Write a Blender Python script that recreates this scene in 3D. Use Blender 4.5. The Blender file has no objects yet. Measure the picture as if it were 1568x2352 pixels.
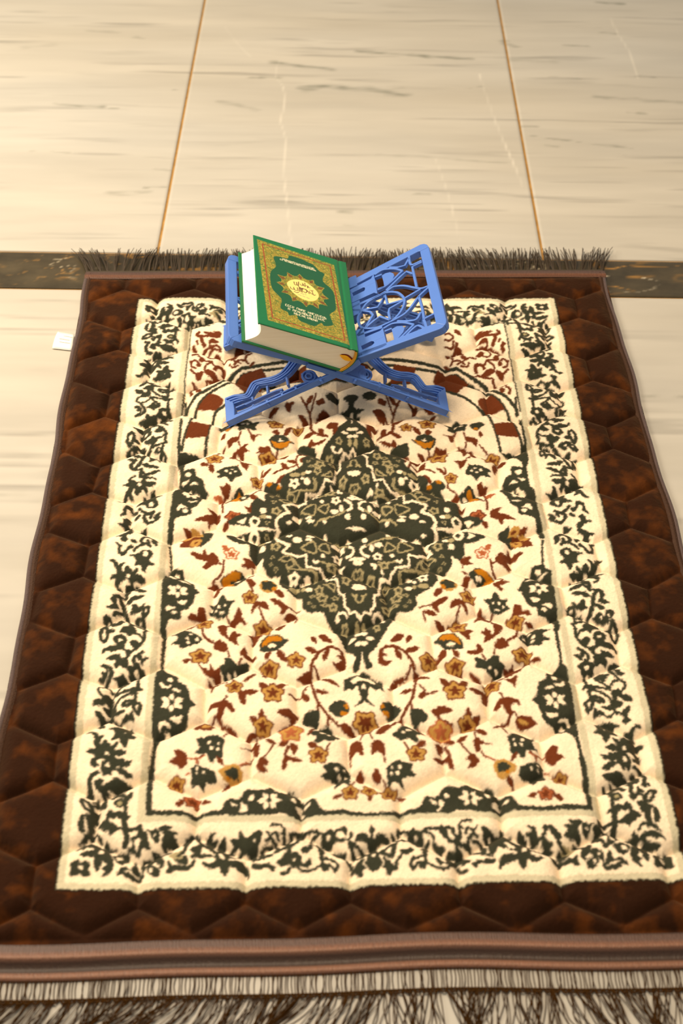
import bpy, bmesh, math, random
import numpy as np
from mathutils import Matrix, Vector

# ------------------------------------------------------------------ camera
IMG_W, IMG_H = 1568, 2352
FPX = 3266.7
CAM_H = 1.07
PITCH, ROLL = math.radians(42.766), math.radians(0.98)
_fw = np.array([0, math.cos(PITCH), -math.sin(PITCH)])
_r0 = np.array([1.0, 0, 0]); _u0 = np.cross(_r0, _fw)
_rt = math.cos(ROLL) * _r0 + math.sin(ROLL) * _u0
_up = -math.sin(ROLL) * _r0 + math.cos(ROLL) * _u0
_C = np.array([0, 0, CAM_H])
scene = bpy.context.scene
col = scene.collection
cam = bpy.data.cameras.new('camera')
cam.sensor_fit = 'VERTICAL'; cam.sensor_height = 36.0; cam.lens = FPX / IMG_H * 36.0
cam.clip_start = 0.05; cam.clip_end = 60
cam_ob = bpy.data.objects.new('camera', cam); col.objects.link(cam_ob)
m = Matrix.Identity(4)
for i in range(3):
    m[i][0] = _rt[i]; m[i][1] = _up[i]; m[i][2] = -_fw[i]; m[i][3] = _C[i]
cam_ob.matrix_world = m
cam.dof.use_dof = True; cam.dof.focus_distance = 1.60; cam.dof.aperture_fstop = 6.3
scene.camera = cam_ob

# ------------------------------------------------------------------ world and light
world = bpy.data.worlds.new('world'); scene.world = world; world.use_nodes = True
bg = world.node_tree.nodes['Background']
bg.inputs[0].default_value = (1.0, 0.91, 0.77, 1); bg.inputs[1].default_value = 0.41

def area_light(name, loc, aim, size, power, color, size_y=None):
    l = bpy.data.lights.new(name, 'AREA'); l.energy = power; l.color = color
    l.shape = 'RECTANGLE'; l.size = size; l.size_y = size_y or size
    o = bpy.data.objects.new(name, l); col.objects.link(o)
    o.location = loc
    o.rotation_euler = (Vector(aim) - Vector(loc)).to_track_quat('-Z', 'Y').to_euler()
    return o
area_light('window_light', (-1.50, 1.95, 1.20), (-0.1, 1.45, 0), 0.9, 40, (1.0, 0.88, 0.69), 0.8)
area_light('overhead_light', (-0.22, 1.24, 1.90), (-0.2, 1.15, 0), 0.45, 34, (1.0, 0.79, 0.55))  # unseen warm light without fixture, added low to concentrate brightness on the rug

scene.view_settings.view_transform = 'Standard'
scene.view_settings.look = 'None'
scene.view_settings.exposure = 0.0
scene.view_settings.gamma = 1.0
scene.view_settings.use_curve_mapping = False

# ------------------------------------------------------------------ helpers
def at(x, y, z=0.0):
    """world point on the horizontal plane z seen at photo position x, y (a measuring aid)"""
    d = (x - IMG_W / 2) / FPX * _rt - (y - IMG_H / 2) / FPX * _up + _fw
    return _C + d * ((z - CAM_H) / d[2])

def at_plane(x, y, p0, n):
    d = (x - IMG_W / 2) / FPX * _rt - (y - IMG_H / 2) / FPX * _up + _fw
    return _C + d * (np.dot(p0 - _C, n) / np.dot(d, n))

def lin(c):
    return tuple((v / 255 / 12.92) if v / 255 <= 0.04045 else ((v / 255 + 0.055) / 1.055) ** 2.4 for v in c)

def link(name, mesh, mat=None, parent=None, smooth=False):
    o = bpy.data.objects.new(name, mesh); col.objects.link(o)
    if mat: mesh.materials.append(mat)
    if parent: o.parent = parent
    if smooth:
        mesh.polygons.foreach_set('use_smooth', [True] * len(mesh.polygons))
    return o

def empty(name, loc=(0, 0, 0), rot=0):
    o = bpy.data.objects.new(name, None); col.objects.link(o)
    o.location = loc; o.rotation_euler = (0, 0, rot); o.empty_display_size = 0.05
    return o

def tag(o, label=None, cat=None, group=None, kind=None):
    if label: o['label'] = label
    if cat: o['category'] = cat
    if group: o['group'] = group
    if kind: o['kind'] = kind
    return o

def mat_basic(name, color, rough=0.5, spec=0.5, sheen=0.0, bump=0, bscale=200, var=0.0, vscale=30, sheen_tint=None, coat=0):
    m = bpy.data.materials.new(name); m.use_nodes = True
    nt = m.node_tree; b = nt.nodes['Principled BSDF']
    b.inputs['Base Color'].default_value = (*color, 1)
    b.inputs['Roughness'].default_value = rough
    b.inputs['Specular IOR Level'].default_value = spec
    b.inputs['Sheen Weight'].default_value = sheen
    b.inputs['Coat Weight'].default_value = coat
    if sheen_tint: b.inputs['Sheen Tint'].default_value = (*sheen_tint, 1)
    tc = nt.nodes.new('ShaderNodeTexCoord')
    if var:
        n = nt.nodes.new('ShaderNodeTexNoise'); n.inputs['Scale'].default_value = vscale; n.inputs['Detail'].default_value = 5
        nt.links.new(tc.outputs['Object'], n.inputs['Vector'])
        mx = nt.nodes.new('ShaderNodeMixRGB'); mx.blend_type = 'MIX'
        mx.inputs[1].default_value = (*[c * (1 - var) for c in color], 1)
        mx.inputs[2].default_value = (*[min(1, c * (1 + var)) for c in color], 1)
        nt.links.new(n.outputs['Fac'], mx.inputs[0]); nt.links.new(mx.outputs[0], b.inputs['Base Color'])
    if bump:
        n2 = nt.nodes.new('ShaderNodeTexNoise'); n2.inputs['Scale'].default_value = bscale; n2.inputs['Detail'].default_value = 3
        nt.links.new(tc.outputs['Object'], n2.inputs['Vector'])
        bp = nt.nodes.new('ShaderNodeBump'); bp.inputs['Strength'].default_value = bump; bp.inputs['Distance'].default_value = 0.002
        nt.links.new(n2.outputs['Fac'], bp.inputs['Height']); nt.links.new(bp.outputs[0], b.inputs['Normal'])
    return m

def mat_attr(name, rough=0.8, spec=0.2, sheen=0.0, sheen_tint=None, nscale=60, namt=0.25, bump=0.0, bscale=300, stretch=(1, 1, 1)):
    """colours painted on the mesh (attribute 'col'), varied by noise"""
    m = bpy.data.materials.new(name); m.use_nodes = True
    nt = m.node_tree; b = nt.nodes['Principled BSDF']
    a = nt.nodes.new('ShaderNodeAttribute'); a.attribute_name = 'col'
    tc = nt.nodes.new('ShaderNodeTexCoord'); mp = nt.nodes.new('ShaderNodeMapping'); mp.inputs['Scale'].default_value = stretch
    nt.links.new(tc.outputs['Object'], mp.inputs[0])
    n = nt.nodes.new('ShaderNodeTexNoise'); n.inputs['Scale'].default_value = nscale; n.inputs['Detail'].default_value = 6; n.inputs['Roughness'].default_value = 0.6
    nt.links.new(mp.outputs[0], n.inputs['Vector'])
    mr = nt.nodes.new('ShaderNodeMapRange'); mr.inputs['From Min'].default_value = 0.3; mr.inputs['From Max'].default_value = 0.7
    mr.inputs['To Min'].default_value = 1 - namt; mr.inputs['To Max'].default_value = 1 + namt
    nt.links.new(n.outputs['Fac'], mr.inputs['Value'])
    mul = nt.nodes.new('ShaderNodeVectorMath'); mul.operation = 'SCALE'
    nt.links.new(a.outputs['Color'], mul.inputs[0]); nt.links.new(mr.outputs[0], mul.inputs['Scale'])
    nt.links.new(mul.outputs[0], b.inputs['Base Color'])
    b.inputs['Roughness'].default_value = rough; b.inputs['Specular IOR Level'].default_value = spec
    b.inputs['Sheen Weight'].default_value = sheen; b.inputs['Sheen Roughness'].default_value = 0.45
    if sheen_tint: b.inputs['Sheen Tint'].default_value = (*sheen_tint, 1)
    if bump:
        n2 = nt.nodes.new('ShaderNodeTexNoise'); n2.inputs['Scale'].default_value = bscale; n2.inputs['Detail'].default_value = 3
        nt.links.new(mp.outputs[0], n2.inputs['Vector'])
        bp = nt.nodes.new('ShaderNodeBump'); bp.inputs['Strength'].default_value = bump; bp.inputs['Distance'].default_value = 0.002
        nt.links.new(n2.outputs['Fac'], bp.inputs['Height']); nt.links.new(bp.outputs[0], b.inputs['Normal'])
    return m

def value_noise(x, y, scale, seed, octaves=1, gain=0.5):
    """smooth lattice noise in 0..1 (numpy)"""
    rng = np.random.RandomState(seed); tab = rng.rand(256, 256)
    out = np.zeros_like(x); amp = 1.0; tot = 0.0
    for o in range(octaves):
        X = x * scale * 2 ** o; Y = y * scale * 2 ** o
        xi = np.floor(X).astype(int); yi = np.floor(Y).astype(int)
        fx = X - xi; fy = Y - yi; fx = fx * fx * (3 - 2 * fx); fy = fy * fy * (3 - 2 * fy)
        g = lambda i, j: tab[(xi + i + 17 * o) % 256, (yi + j + 31 * o) % 256]
        out += amp * ((g(0, 0) * (1 - fx) + g(1, 0) * fx) * (1 - fy) + (g(0, 1) * (1 - fx) + g(1, 1) * fx) * fy)
        tot += amp; amp *= gain
    return out / tot

def grid_mesh(name, X, Y, Z, C=None):
    """grid of vertices as one mesh, with a colour attribute"""
    n, k = X.shape
    co = np.stack([X, Y, Z], -1).reshape(-1, 3).astype(np.float32)
    idx = np.arange(n * k).reshape(n, k)
    q = np.stack([idx[:-1, :-1], idx[:-1, 1:], idx[1:, 1:], idx[1:, :-1]], -1).reshape(-1, 4)
    me = bpy.data.meshes.new(name)
    me.vertices.add(len(co)); me.vertices.foreach_set('co', co.ravel())
    me.loops.add(q.size); me.loops.foreach_set('vertex_index', q.ravel().astype(np.int32))
    me.polygons.add(len(q)); me.polygons.foreach_set('loop_start', np.arange(0, q.size, 4, dtype=np.int32))
    me.polygons.foreach_set('use_smooth', np.ones(len(q), bool))
    me.update(calc_edges=True)
    if C is not None:
        a = me.color_attributes.new('col', 'FLOAT_COLOR', 'POINT')
        c4 = np.ones((n * k, 4), np.float32); c4[:, :3] = C.reshape(-1, 3)
        a.data.foreach_set('color', c4.ravel())
    return me

# -------- painting: filled shapes on an index raster
class Raster:
    def __init__(s, x0, x1, y0, y1, res):
        s.x0, s.y0, s.res = x0, y0, res
        s.nx = int(round((x1 - x0) / res)); s.ny = int(round((y1 - y0) / res))
        s.a = np.full((s.ny, s.nx), 255, np.uint8)
    def fill(s, pts, c):
        P = (np.asarray(pts, float) - (s.x0, s.y0)) / s.res
        ix0 = max(0, int(P[:, 0].min()) - 1); ix1 = min(s.nx, int(P[:, 0].max()) + 2)
        iy0 = max(0, int(P[:, 1].min()) - 1); iy1 = min(s.ny, int(P[:, 1].max()) + 2)
        if ix1 <= ix0 or iy1 <= iy0: return
        gx = np.arange(ix0, ix1) + 0.5; gy = (np.arange(iy0, iy1) + 0.5)[:, None]
        ins = np.zeros((iy1 - iy0, ix1 - ix0), bool)
        Q = np.roll(P, -1, 0)
        for (ax, ay), (bx, by) in zip(P, Q):
            if ay == by: continue
            cond = (ay > gy) != (by > gy)
            xi = ax + (gy - ay) * (bx - ax) / (by - ay)
            ins ^= cond & (gx[None, :] < xi)
        s.a[iy0:iy1, ix0:ix1][ins] = c

def smooth_closed(P, n=5):
    P = np.asarray(P, float); k = len(P); out = []
    t = np.linspace(0, 1, n, endpoint=False)[:, None]
    for i in range(k):
        a, b, c, d = P[i - 1], P[i], P[(i + 1) % k], P[(i + 2) % k]
        ta = (c - a) * 0.38; tb = (d - b) * 0.38
        out.append((2 * t**3 - 3 * t**2 + 1) * b + (t**3 - 2 * t**2 + t) * ta + (-2 * t**3 + 3 * t**2) * c + (t**3 - t**2) * tb)
    return np.concatenate(out)

def smooth_open(P, n=6):
    P = np.asarray(P, float)
    if len(P) < 3: return P
    E = np.vstack([2 * P[0] - P[1], P, 2 * P[-1] - P[-2]]); out = []
    t = np.linspace(0, 1, n, endpoint=False)[:, None]
    for i in range(1, len(E) - 2):
        a, b, c, d = E[i - 1:i + 3]
        ta = (c - a) * 0.45; tb = (d - b) * 0.45
        out.append((2 * t**3 - 3 * t**2 + 1) * b + (t**3 - 2 * t**2 + t) * ta + (-2 * t**3 + 3 * t**2) * c + (t**3 - t**2) * tb)
    out.append(P[-1:]); return np.concatenate(out)

def ribbon(P, w, taper=False):
    P = np.asarray(P, float)
    d = np.gradient(P, axis=0); L = np.linalg.norm(d, axis=1, keepdims=True) + 1e-12; d /= L
    nrm = np.stack([-d[:, 1], d[:, 0]], 1)
    ww = np.full((len(P), 1), w / 2.0)
    if taper: ww *= np.clip(np.sin(np.linspace(0.25, math.pi - 0.25, len(P))), 0.25, 1)[:, None]
    return np.vstack([P + nrm * ww, (P - nrm * ww)[::-1]])

# ================================================================== FLOOR
FY = math.radians(0.254)
fU = np.array([math.cos(FY), math.sin(FY)]); fV = np.array([-fU[1], fU[0]])
def fc(x, y):
    p = at(x, y)[:2]; return float(p @ fU), float(p @ fV)
jl = (fc(470, 0)[0] + fc(366, 560)[0]) / 2; jr = (fc(1140, 0)[0] + fc(1245, 560)[0]) / 2
s_top = (fc(0, 577)[1] + fc(1568, 600)[1]) / 2; s_bot = (fc(0, 659)[1] + fc(1568, 686)[1]) / 2
tile_w = jr - jl
floor = empty('floor', (0, 0, 0), FY); tag(floor, kind='structure')

# streaks and cracks of the marble, in floor coordinates
def fpts(L): return [fc(*p) for p in L]
VEINS = [  # (points, half width m, strength)
    ([(628, 143), (680, 150), (760, 160)], .008, .8), ([(820, 118), (900, 124), (1000, 131), (1085, 136)], .006, .8),
    ([(600, 177), (636, 178)], .005, .8), ([(700, 205), (740, 197), (790, 203), (860, 207), (925, 219)], .012, .75),
    ([(545, 180), (600, 177)], .003, .5), ([(125, 238), (180, 243), (235, 245)], .006, .7), ([(255, 249), (270, 249)], .004, .6),
    ([(255, 443), (300, 445), (335, 442)], .007, .55), ([(335, 429), (430, 430)], .002, .5), ([(400, 206), (425, 206)], .003, .5),
    ([(1155, 95), (1170, 103), (1180, 107)], .008, .6), ([(1295, 104), (1345, 106)], .004, .7), ([(1370, 5), (1430, 9)], .005, .7),
    ([(1260, 177), (1330, 181)], .004, .5), ([(1195, 290), (1230, 290)], .005, .6), ([(1225, 312), (1290, 322), (1450, 341)], .003, .55),
    ([(1255, 334), (1280, 337)], .004, .5), ([(1325, 61), (1380, 64)], .003, .4), ([(1380, 74), (1410, 76)], .004, .5),
    ([(785, 486), (805, 487)], .006, .6), ([(795, 518), (815, 519)], .004, .4), ([(945, 446), (985, 446)], .003, .45),
    ([(500, 233), (540, 240), (590, 252)], .006, .3), ([(75, 347), (155, 351)], .002, .4), ([(310, 85), (330, 88)], .004, .4),
    ([(1370, 222), (1450, 228), (1568, 236)], .007, .4), ([(1440, 258), (1480, 260)], .004, .5), ([(1420, 353), (1435, 357)], .004, .5),
    ([(865, 356), (1000, 362), (1160, 375)], .005, .28), ([(1170, 137), (1270, 142)], .010, .35), ([(1465, 175), (1500, 177)], .003, .5),
    ([(885, 207), (925, 202)], .004, .4), ([(1100, 200), (1080, 203)], .004, .4), ([(205, 70), (270, 75)], .006, .3),
    ([(55, 110), (120, 104)], .008, .25), ([(330, 385), (400, 393)], .002, .3), ([(30, 1046), (95, 1047)], .002, .3),
    ([(1475, 913), (1520, 908), (1568, 912)], .004, .4), ([(0, 1135), (90, 1143)], .006, .2)]
CRACKS = [([(640, 140), (632, 175), (650, 200), (652, 240), (645, 280), (655, 320), (652, 400), (660, 480), (668, 560)], .0022, .55),
          ([(1100, 170), (1125, 245), (1150, 310), (1185, 390), (1200, 430)], .0025, .6),
          ([(1400, 40), (1420, 80), (1445, 120), (1465, 180)], .0025, .6), ([(1000, 365), (1030, 450), (1055, 550)], .002, .35),
          ([(515, 60), (545, 100), (575, 130)], .002, .4)]
def paint_marble(X, Y):
    base = np.array(lin((186, 180, 168))); C = np.ones(X.shape + (3,)) * base
    wx = X + 0.03 * (value_noise(X, Y, 6, 5) - .5); wy = Y + 0.015 * (value_noise(X, Y, 5, 9, 2) - .5)
    band = value_noise(wx * 0.12, wy, 26, 11, 4, .6)
    C *= (1 + 0.26 * (band - .5))[..., None]
    warm = value_noise(wx * 0.3, wy, 7, 21, 3)
    C *= 1 + (warm[..., None] - .5) * np.array([.02, -.03, -.12])
    fine = value_noise(wx * 0.06, wy, 90, 33, 3)
    C *= (1 - 0.32 * np.clip((fine - .60) * 6, 0, 1) * np.clip((band - .35) * 3, 0, 1))[..., None]
    for pts, w, s in VEINS:
        P = smooth_open(fpts(pts)); d = np.full(X.shape, 9.0)
        if P[:, 0].max() < X.min() or P[:, 0].min() > X.max() or P[:, 1].max() < Y.min() or P[:, 1].min() > Y.max(): continue
        for a, b in zip(P[:-1], P[1:]):
            v = b - a; t = np.clip(((X - a[0]) * v[0] + (Y - a[1]) * v[1]) / (v @ v), 0, 1)
            d = np.minimum(d, np.hypot((X - a[0] - t * v[0]) * .7, Y - a[1] - t * v[1]))
        d = d + 0.010 * (value_noise(X * .35, Y, 120, 3, 2) - .5)
        k = np.clip(1 - d / w, 0, 1) * s * (0.55 + 0.9 * (value_noise(X * .3, Y, 220, 8) - .3))
        k = np.clip(k, 0, .9)[..., None]
        C = C * (1 - k) + np.array(lin((112, 112, 98))) * k
    for pts, w, s in CRACKS:
        P = smooth_open(fpts(pts)); d = np.full(X.shape, 9.0)
        for a, b in zip(P[:-1], P[1:]):
            v = b - a; t = np.clip(((X - a[0]) * v[0] + (Y - a[1]) * v[1]) / (v @ v), 0, 1)
            d = np.minimum(d, np.hypot(X - a[0] - t * v[0], Y - a[1] - t * v[1]))
        k = (np.clip(1 - d / w, 0, 1) * s * .45 * (.3 + 1.2 * value_noise(X, Y, 30, 88)))[..., None]
        C = C * (1 - k) + np.array(lin((240, 232, 216))) * k
    return np.clip(C, 0, 1)
def paint_dark(X, Y):
    wx = X + .04 * (value_noise(X, Y, 12, 4, 3) - .5); wy = Y + .03 * (value_noise(X, Y, 12, 6, 3) - .5) - .10 * X
    n = value_noise(wx * .35, wy * 1.6, 22, 41, 5, .6)
    C = np.array(lin((38, 35, 28))) * (1 - n[..., None]) + np.array(lin((84, 73, 53))) * n[..., None]
    def vein(C, sc, seed, width, colour, cover, thr):
        g = np.abs(value_noise(wx * .6, wy * 1.8, sc, seed, 3) - .5)
        k = np.clip(1 - g / width, 0, 1) * np.clip((value_noise(X * .7, Y, 11, seed + 3, 2) - thr) * 6, 0, 1) * cover
        return C * (1 - k[..., None]) + np.array(lin(colour)) * k[..., None]
    C = vein(C, 16, 50, .030, (176, 128, 58), .75, .45)
    C = vein(C, 30, 63, .022, (150, 112, 60), .6, .42)
    C = vein(C, 13, 71, .016, (214, 200, 172), .75, .50)
    C = vein(C, 24, 85, .014, (196, 180, 150), .6, .55)
    return C

mat_marble = mat_attr('polished_marble', rough=0.33, spec=0.28, nscale=9, namt=0.05, stretch=(.25, 1, 1))
mat_darkmarble = mat_attr('dark_veined_marble', rough=0.30, spec=0.3, nscale=30, namt=0.2)
mat_grout = mat_basic('grout', lin((172, 132, 76)), 0.9, .1, var=.4, vscale=60)

def slab(name, x0, x1, y0, y1, painter, mat, step):
    g = 0.0018; c = 0.0008
    x0 += g; x1 -= g; y0 += g; y1 -= g
    xs = np.concatenate([[x0, x0], np.linspace(x0 + c, x1 - c, max(2, int((x1 - x0) / step))), [x1, x1]])
    ys = np.concatenate([[y0, y0], np.linspace(y0 + c, y1 - c, max(2, int((y1 - y0) / step))), [y1, y1]])
    X, Y = np.meshgrid(xs, ys)
    Z = np.zeros_like(X); e = np.zeros_like(X, bool); e[[1, -2], :] = True; e[:, [1, -2]] = True
    Z[e] = -c; Z[[0, -1], :] = -.012; Z[:, [0, -1]] = -.012
    return link(name, grid_mesh(name, X, Y, Z, painter(X, Y)), mat, floor)

bm = bmesh.new(); bmesh.ops.create_grid(bm, x_segments=1, y_segments=1, size=1)
me = bpy.data.meshes.new('grout_bed'); bm.to_mesh(me); bm.free()
for v in me.vertices: v.co = (v.co.x * 4.0, v.co.y * 4.0 + 2.0, -.0022)
link('grout_bed', me, mat_grout, floor)
depth = 0.95
for r in range(2):
    for c_ in (-2, -1, 0, 1, 2):
        near = c_ in (-1, 0, 1)
        slab('marble_slab', jl + c_ * tile_w, jl + (c_ + 1) * tile_w, s_top + r * depth, s_top + (r + 1) * depth, paint_marble, mat_marble,
             0.0035 if near and r == 0 else .02)
for c_ in (-1.5, -0.5, .5):
    slab('border_tile', (jl + jr) / 2 + c_ * 1.06, (jl + jr) / 2 + (c_ + 1) * 1.06, s_bot, s_top, paint_dark, mat_darkmarble, .003)
for r in range(2):
    for c_ in (-1.5, -.5, .5):
        slab('marble_slab', (jl + jr) / 2 + c_ * 1.32, (jl + jr) / 2 + (c_ + 1) * 1.32, s_bot - (r + 1) * 1.35, s_bot - r * 1.35, paint_marble, mat_marble,
             .005 if r == 0 and c_ == -.5 else .03)

# ================================================================== PRAYER RUG
RY = math.radians(2.066)
rU = np.array([math.cos(RY), math.sin(RY)]); rV = np.array([-rU[1], rU[0]])
RC = np.array([0.0595, 1.1135])               # rug centre in rug axes
RUG_Z = 0.012
HP = 0.3478                                    # half width
Q_BOT, Q_TOP = 0.624 - RC[1], 1.617 - RC[1]    # pile ends
def rl(x, y, z=RUG_Z):
    p = at(x, y, z)[:2]; return np.array([p @ rU - RC[0], p @ rV - RC[1]])
CA, CB, CC, CE = 0.2705, 0.4385, 0.2015, 0.367  # cream half size, field half width, field bottom

# small correction from the flat measurements to the symmetric weave
def basis(p, q):
    p = np.asarray(p) / .3; q = np.asarray(q) / .45
    return np.stack([np.ones_like(p), p, q, p * p, p * q, q * q, p**3, p * p * q, p * q * q, q**3], -1)
rowsP, valP, rowsQ, valQ, wP, wQ = [], [], [], [], [], []
def cp(pts, v):
    for a in pts: rowsP.append(basis(*rl(*a))); valP.append(v)
def cq(pts, v):
    for a in pts: rowsQ.append(basis(*rl(*a))); valQ.append(v)
def pair(a, b, sp, sq):
    if sp: rowsP.append(basis(*rl(*a)) + basis(*rl(*b))); valP.append(0)
    rowsQ.append(basis(*rl(*a)) - sq * basis(*rl(*b))); valQ.append(0)
cp([(321, 687), (308, 758), (287, 890), (274, 920), (256, 1060), (235, 1207), (226, 1241), (204, 1445), (177, 1679), (164, 1688), (142, 1951), (128, 2039)], -CA)
cp([(1273, 688), (1289, 767), (1307, 820), (1324, 905), (1338, 971), (1373, 1132), (1398, 1207), (1413, 1317), (1444, 1451), (1466, 1542), (1498, 1668), (1528, 1792), (1566, 1951)], CA)
cp([(433, 815), (428, 906), (417, 968), (387, 1200), (382, 1244), (375, 1322), (370, 1449), (366, 1532), (354, 1595), (351, 1690), (344, 1767), (334, 1877)], -CC)
cp([(1156, 757), (1168, 824), (1188, 885), (1196, 956), (1215, 1035), (1232, 1150), (1248, 1231), (1271, 1343), (1281, 1415), (1297, 1555), (1320, 1664), (1344, 1774), (1372, 1862)], CC)
cp([(811, 986), (814, 1185), (813, 1227), (827, 1530), (835, 1610), (840, 1655), (857, 1961)], 0)
cq([(322, 690), (450, 686), (1100, 684), (1275, 685)], CB)
cq([(130, 2040), (480, 2040), (800, 2036), (1100, 2030), (1400, 2022), (1568, 2018)], -CB)
cq([(334, 1877), (850, 1875), (1372, 1862)], -CE)
for a, b in [((458, 1363), (1185, 1355)), ((448, 1620), (1222, 1614)), ((478, 1132), (1152, 1130)), ((294, 1326), (1350, 1321)), ((246, 1734), (1431, 1715)), ((320, 1116), (1310, 1109))]:
    pair(a, b, True, 1)
for a, b in [((380, 867), (286, 1687)), ((345, 1154), (334, 1276)), ((320, 1116), (294, 1326))]:
    rowsQ.append(basis(*rl(*a)) + basis(*rl(*b))); valQ.append(0)
reg = np.diag([.3, 2, 2, 1, 1, 1, 1.5, 1.5, 1.5, 1.5]) * .6
idP = np.zeros(10); idP[1] = .3; idQ = np.zeros(10); idQ[2] = .45
cP = np.linalg.lstsq(np.vstack([np.array(rowsP), reg]), np.concatenate([valP, reg @ idP]), rcond=None)[0]
cQ = np.linalg.lstsq(np.vstack([np.array(rowsQ), reg]), np.concatenate([valQ, reg @ idQ]), rcond=None)[0]
def ideal(p, q):
    B = basis(p, q); return B @ cP, B @ cQ
def idpx(x, y):
    return np.array(ideal(*rl(x, y)))

RES = 0.0005
PE, QE = 0.300, 0.470
CREAM, GREEN, RUST, ORANGE, TAN, TAUPE, OLIVE, BROWN, LRUST, DKEDGE = range(10)
PALETTE = np.array([lin(c) for c in [(240, 219, 188), (50, 52, 40), (100, 47, 21), (178, 110, 18), (178, 134, 68), (198, 188, 158), (158, 144, 106), (42, 20, 7), (160, 88, 52), (40, 38, 26)]])

class Pen:
    """draws in the frame of one measured patch (x0, y0, size) of 1568 units"""
    def __init__(s, ras, x0, y0, size, flip=None):
        s.r = ras; s.x0 = x0; s.y0 = y0; s.k = size / 1568.0; s.flip = flip
    def m(s, pts):
        P = np.asarray(pts, float) * s.k + (s.x0, s.y0)
        out = np.array([idpx(x, y) for x, y in P])
        if s.flip == 'L': out[:, 0] = -np.abs(out[:, 0])
        return out
    def poly(s, c, pts, sm=True):
        Q = s.m(pts); s.r.fill(smooth_closed(Q) if sm else Q, c)
    def line(s, c, w, pts, closed=False, taper=False):
        P = np.asarray(pts, float)
        P = np.vstack([smooth_closed(P), P[:1]]) if closed else smooth_open(P)
        s.r.fill(s.m(ribbon(P, w * 1.05, taper)), c) if not closed else s.ring(c, w, P)
    def ring(s, c, w, P):
        R = ribbon(P, w); n = len(P)
        for i in range(n - 1):
            s.r.fill(s.m([R[i], R[i + 1], R[2 * n - 2 - i], R[2 * n - 1 - i]]), c)
    def leaf(s, c, a, b, w):
        a = np.array(a, float); b = np.array(b, float); d = b - a; n = np.array([-d[1], d[0]]) / (np.hypot(*d) + 1e-9)
        t = np.linspace(0, 1, 9)[:, None]; h = np.sin(np.pi * t ** 0.8) * w / 2
        s.r.fill(s.m(np.vstack([a + d * t + n * h, (a + d * t - n * h)[::-1]])), c)
    def dot(s, c, x, y, rx, ry=None):
        t = np.linspace(0, 2 * np.pi, 18, endpoint=False); ry = ry or rx
        s.r.fill(s.m(np.stack([x + rx * np.cos(t), y + ry * np.sin(t)], 1)), c)
    def ros(s, x, y, rx, ry, rot=0.3, c1=RUST, c2=TAN, c3=RUST):
        t = np.linspace(0, 2 * np.pi, 50, endpoint=False)
        for f, c, d in ((1.0, c1, .15), (.86, c2, .17), (.52, c3, .30)):
            rr = f * (1 - d / 2 + d * np.cos(5 * (t + rot)))
            s.r.fill(s.m(np.stack([x + rx * rr * np.cos(t), y + ry * rr * np.sin(t)], 1)), c)

def new_ras(): return Raster(-PE, PE, -QE, QE, RES)
G, R, C, O, T, K = GREEN, RUST, CREAM, ORANGE, TAN, OLIVE

# ---- border, lower left quarter
rb = new_ras()
p = Pen(rb, 190, 1200, 300)
p.poly(G, [(400,165),(450,150),(500,130),(560,95),(600,100),(580,140),(520,165),(540,225),(500,245),(460,220),(470,180)])
p.line(G, 24, [(640,60),(690,85),(760,105)])
p.line(G, 22, [(720,190),(780,160),(850,190),(890,245)]); p.line(G, 26, [(720,190),(700,250),(760,270),(820,300)]); p.line(G, 22, [(780,215),(800,270)])
p.leaf(G, (830,210), (895,295), 36)
p.poly(G, [(400,250),(440,280),(470,290),(445,340),(470,375),(510,350),(570,290),(600,290),(600,320),(540,350),(505,405),(440,400),(425,350),(430,300)])
p.line(G, 22, [(610,360),(660,310),(740,270)]); p.leaf(G, (590,220), (650,265), 44)
p.poly(G, [(560,410),(640,400),(690,385),(720,350),(790,350),(830,370),(830,420),(795,460),(800,490),(855,520),(790,530),(760,560),(745,610),(715,580),(700,525),(630,525),(650,470),(620,430)])
p.dot(C, 755, 395, 32)
p.poly(G, [(325,470),(370,460),(410,490),(425,530),(460,510),(510,490),(470,540),(470,600),(510,610),(505,570),(540,540),(580,580),(590,620),(655,565),(650,610),(620,650),(690,640),(745,680),(690,700),(620,695),(600,740),(680,745),(750,730),(700,760),(590,755),(560,700),(510,690),(450,720),(410,730),(470,780),(420,770),(390,720),(400,680),(330,655),(420,630),(400,560),(370,490)])
p.dot(C, 545, 660, 28)
p.line(G, 30, [(540,750),(520,830),(525,890)]); p.leaf(G, (530,755), (630,800), 40)
p.poly(G, [(590,800),(650,790),(720,820),(770,845),(700,855),(640,830)]); p.line(G, 18, [(540,850),(590,800)])
p.poly(G, [(520,950),(570,900),(640,895),(745,895),(690,930),(600,940),(580,970),(540,960)])
p.poly(G, [(345,940),(370,880),(430,860),(500,870),(440,885),(400,900),(395,960),(430,1020),(380,1040),(290,1035),(350,1000),(370,980)])
p.line(G, 32, [(440,890),(480,960),(500,1050),(530,1140),(570,1190)])
p.poly(G, [(365,1110),(380,1070),(440,1050),(480,1060),(430,1100)])
p.poly(G, [(600,1000),(640,1000),(680,1050),(745,985),(720,1050),(690,1080),(640,1100),(570,1095),(600,1060)])
p.line(G, 20, [(720,1130),(740,1060),(790,1030),(790,1090),(760,1130)], True)
p.poly(G, [(630,1160),(670,1140),(720,1160),(715,1200),(660,1205)]); p.dot(C, 690, 1178, 16); p.line(G, 18, [(740,1100),(735,1260),(780,1280)])
p.poly(G, [(255,1130),(320,1120),(350,1160),(345,1200),(300,1215),(260,1170)]); p.dot(C, 315, 1180, 18)
p.poly(G, [(340,1210),(380,1190),(420,1150),(500,1190),(470,1230),(400,1255),(320,1250)]); p.dot(C, 405, 1200, 18)
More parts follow.
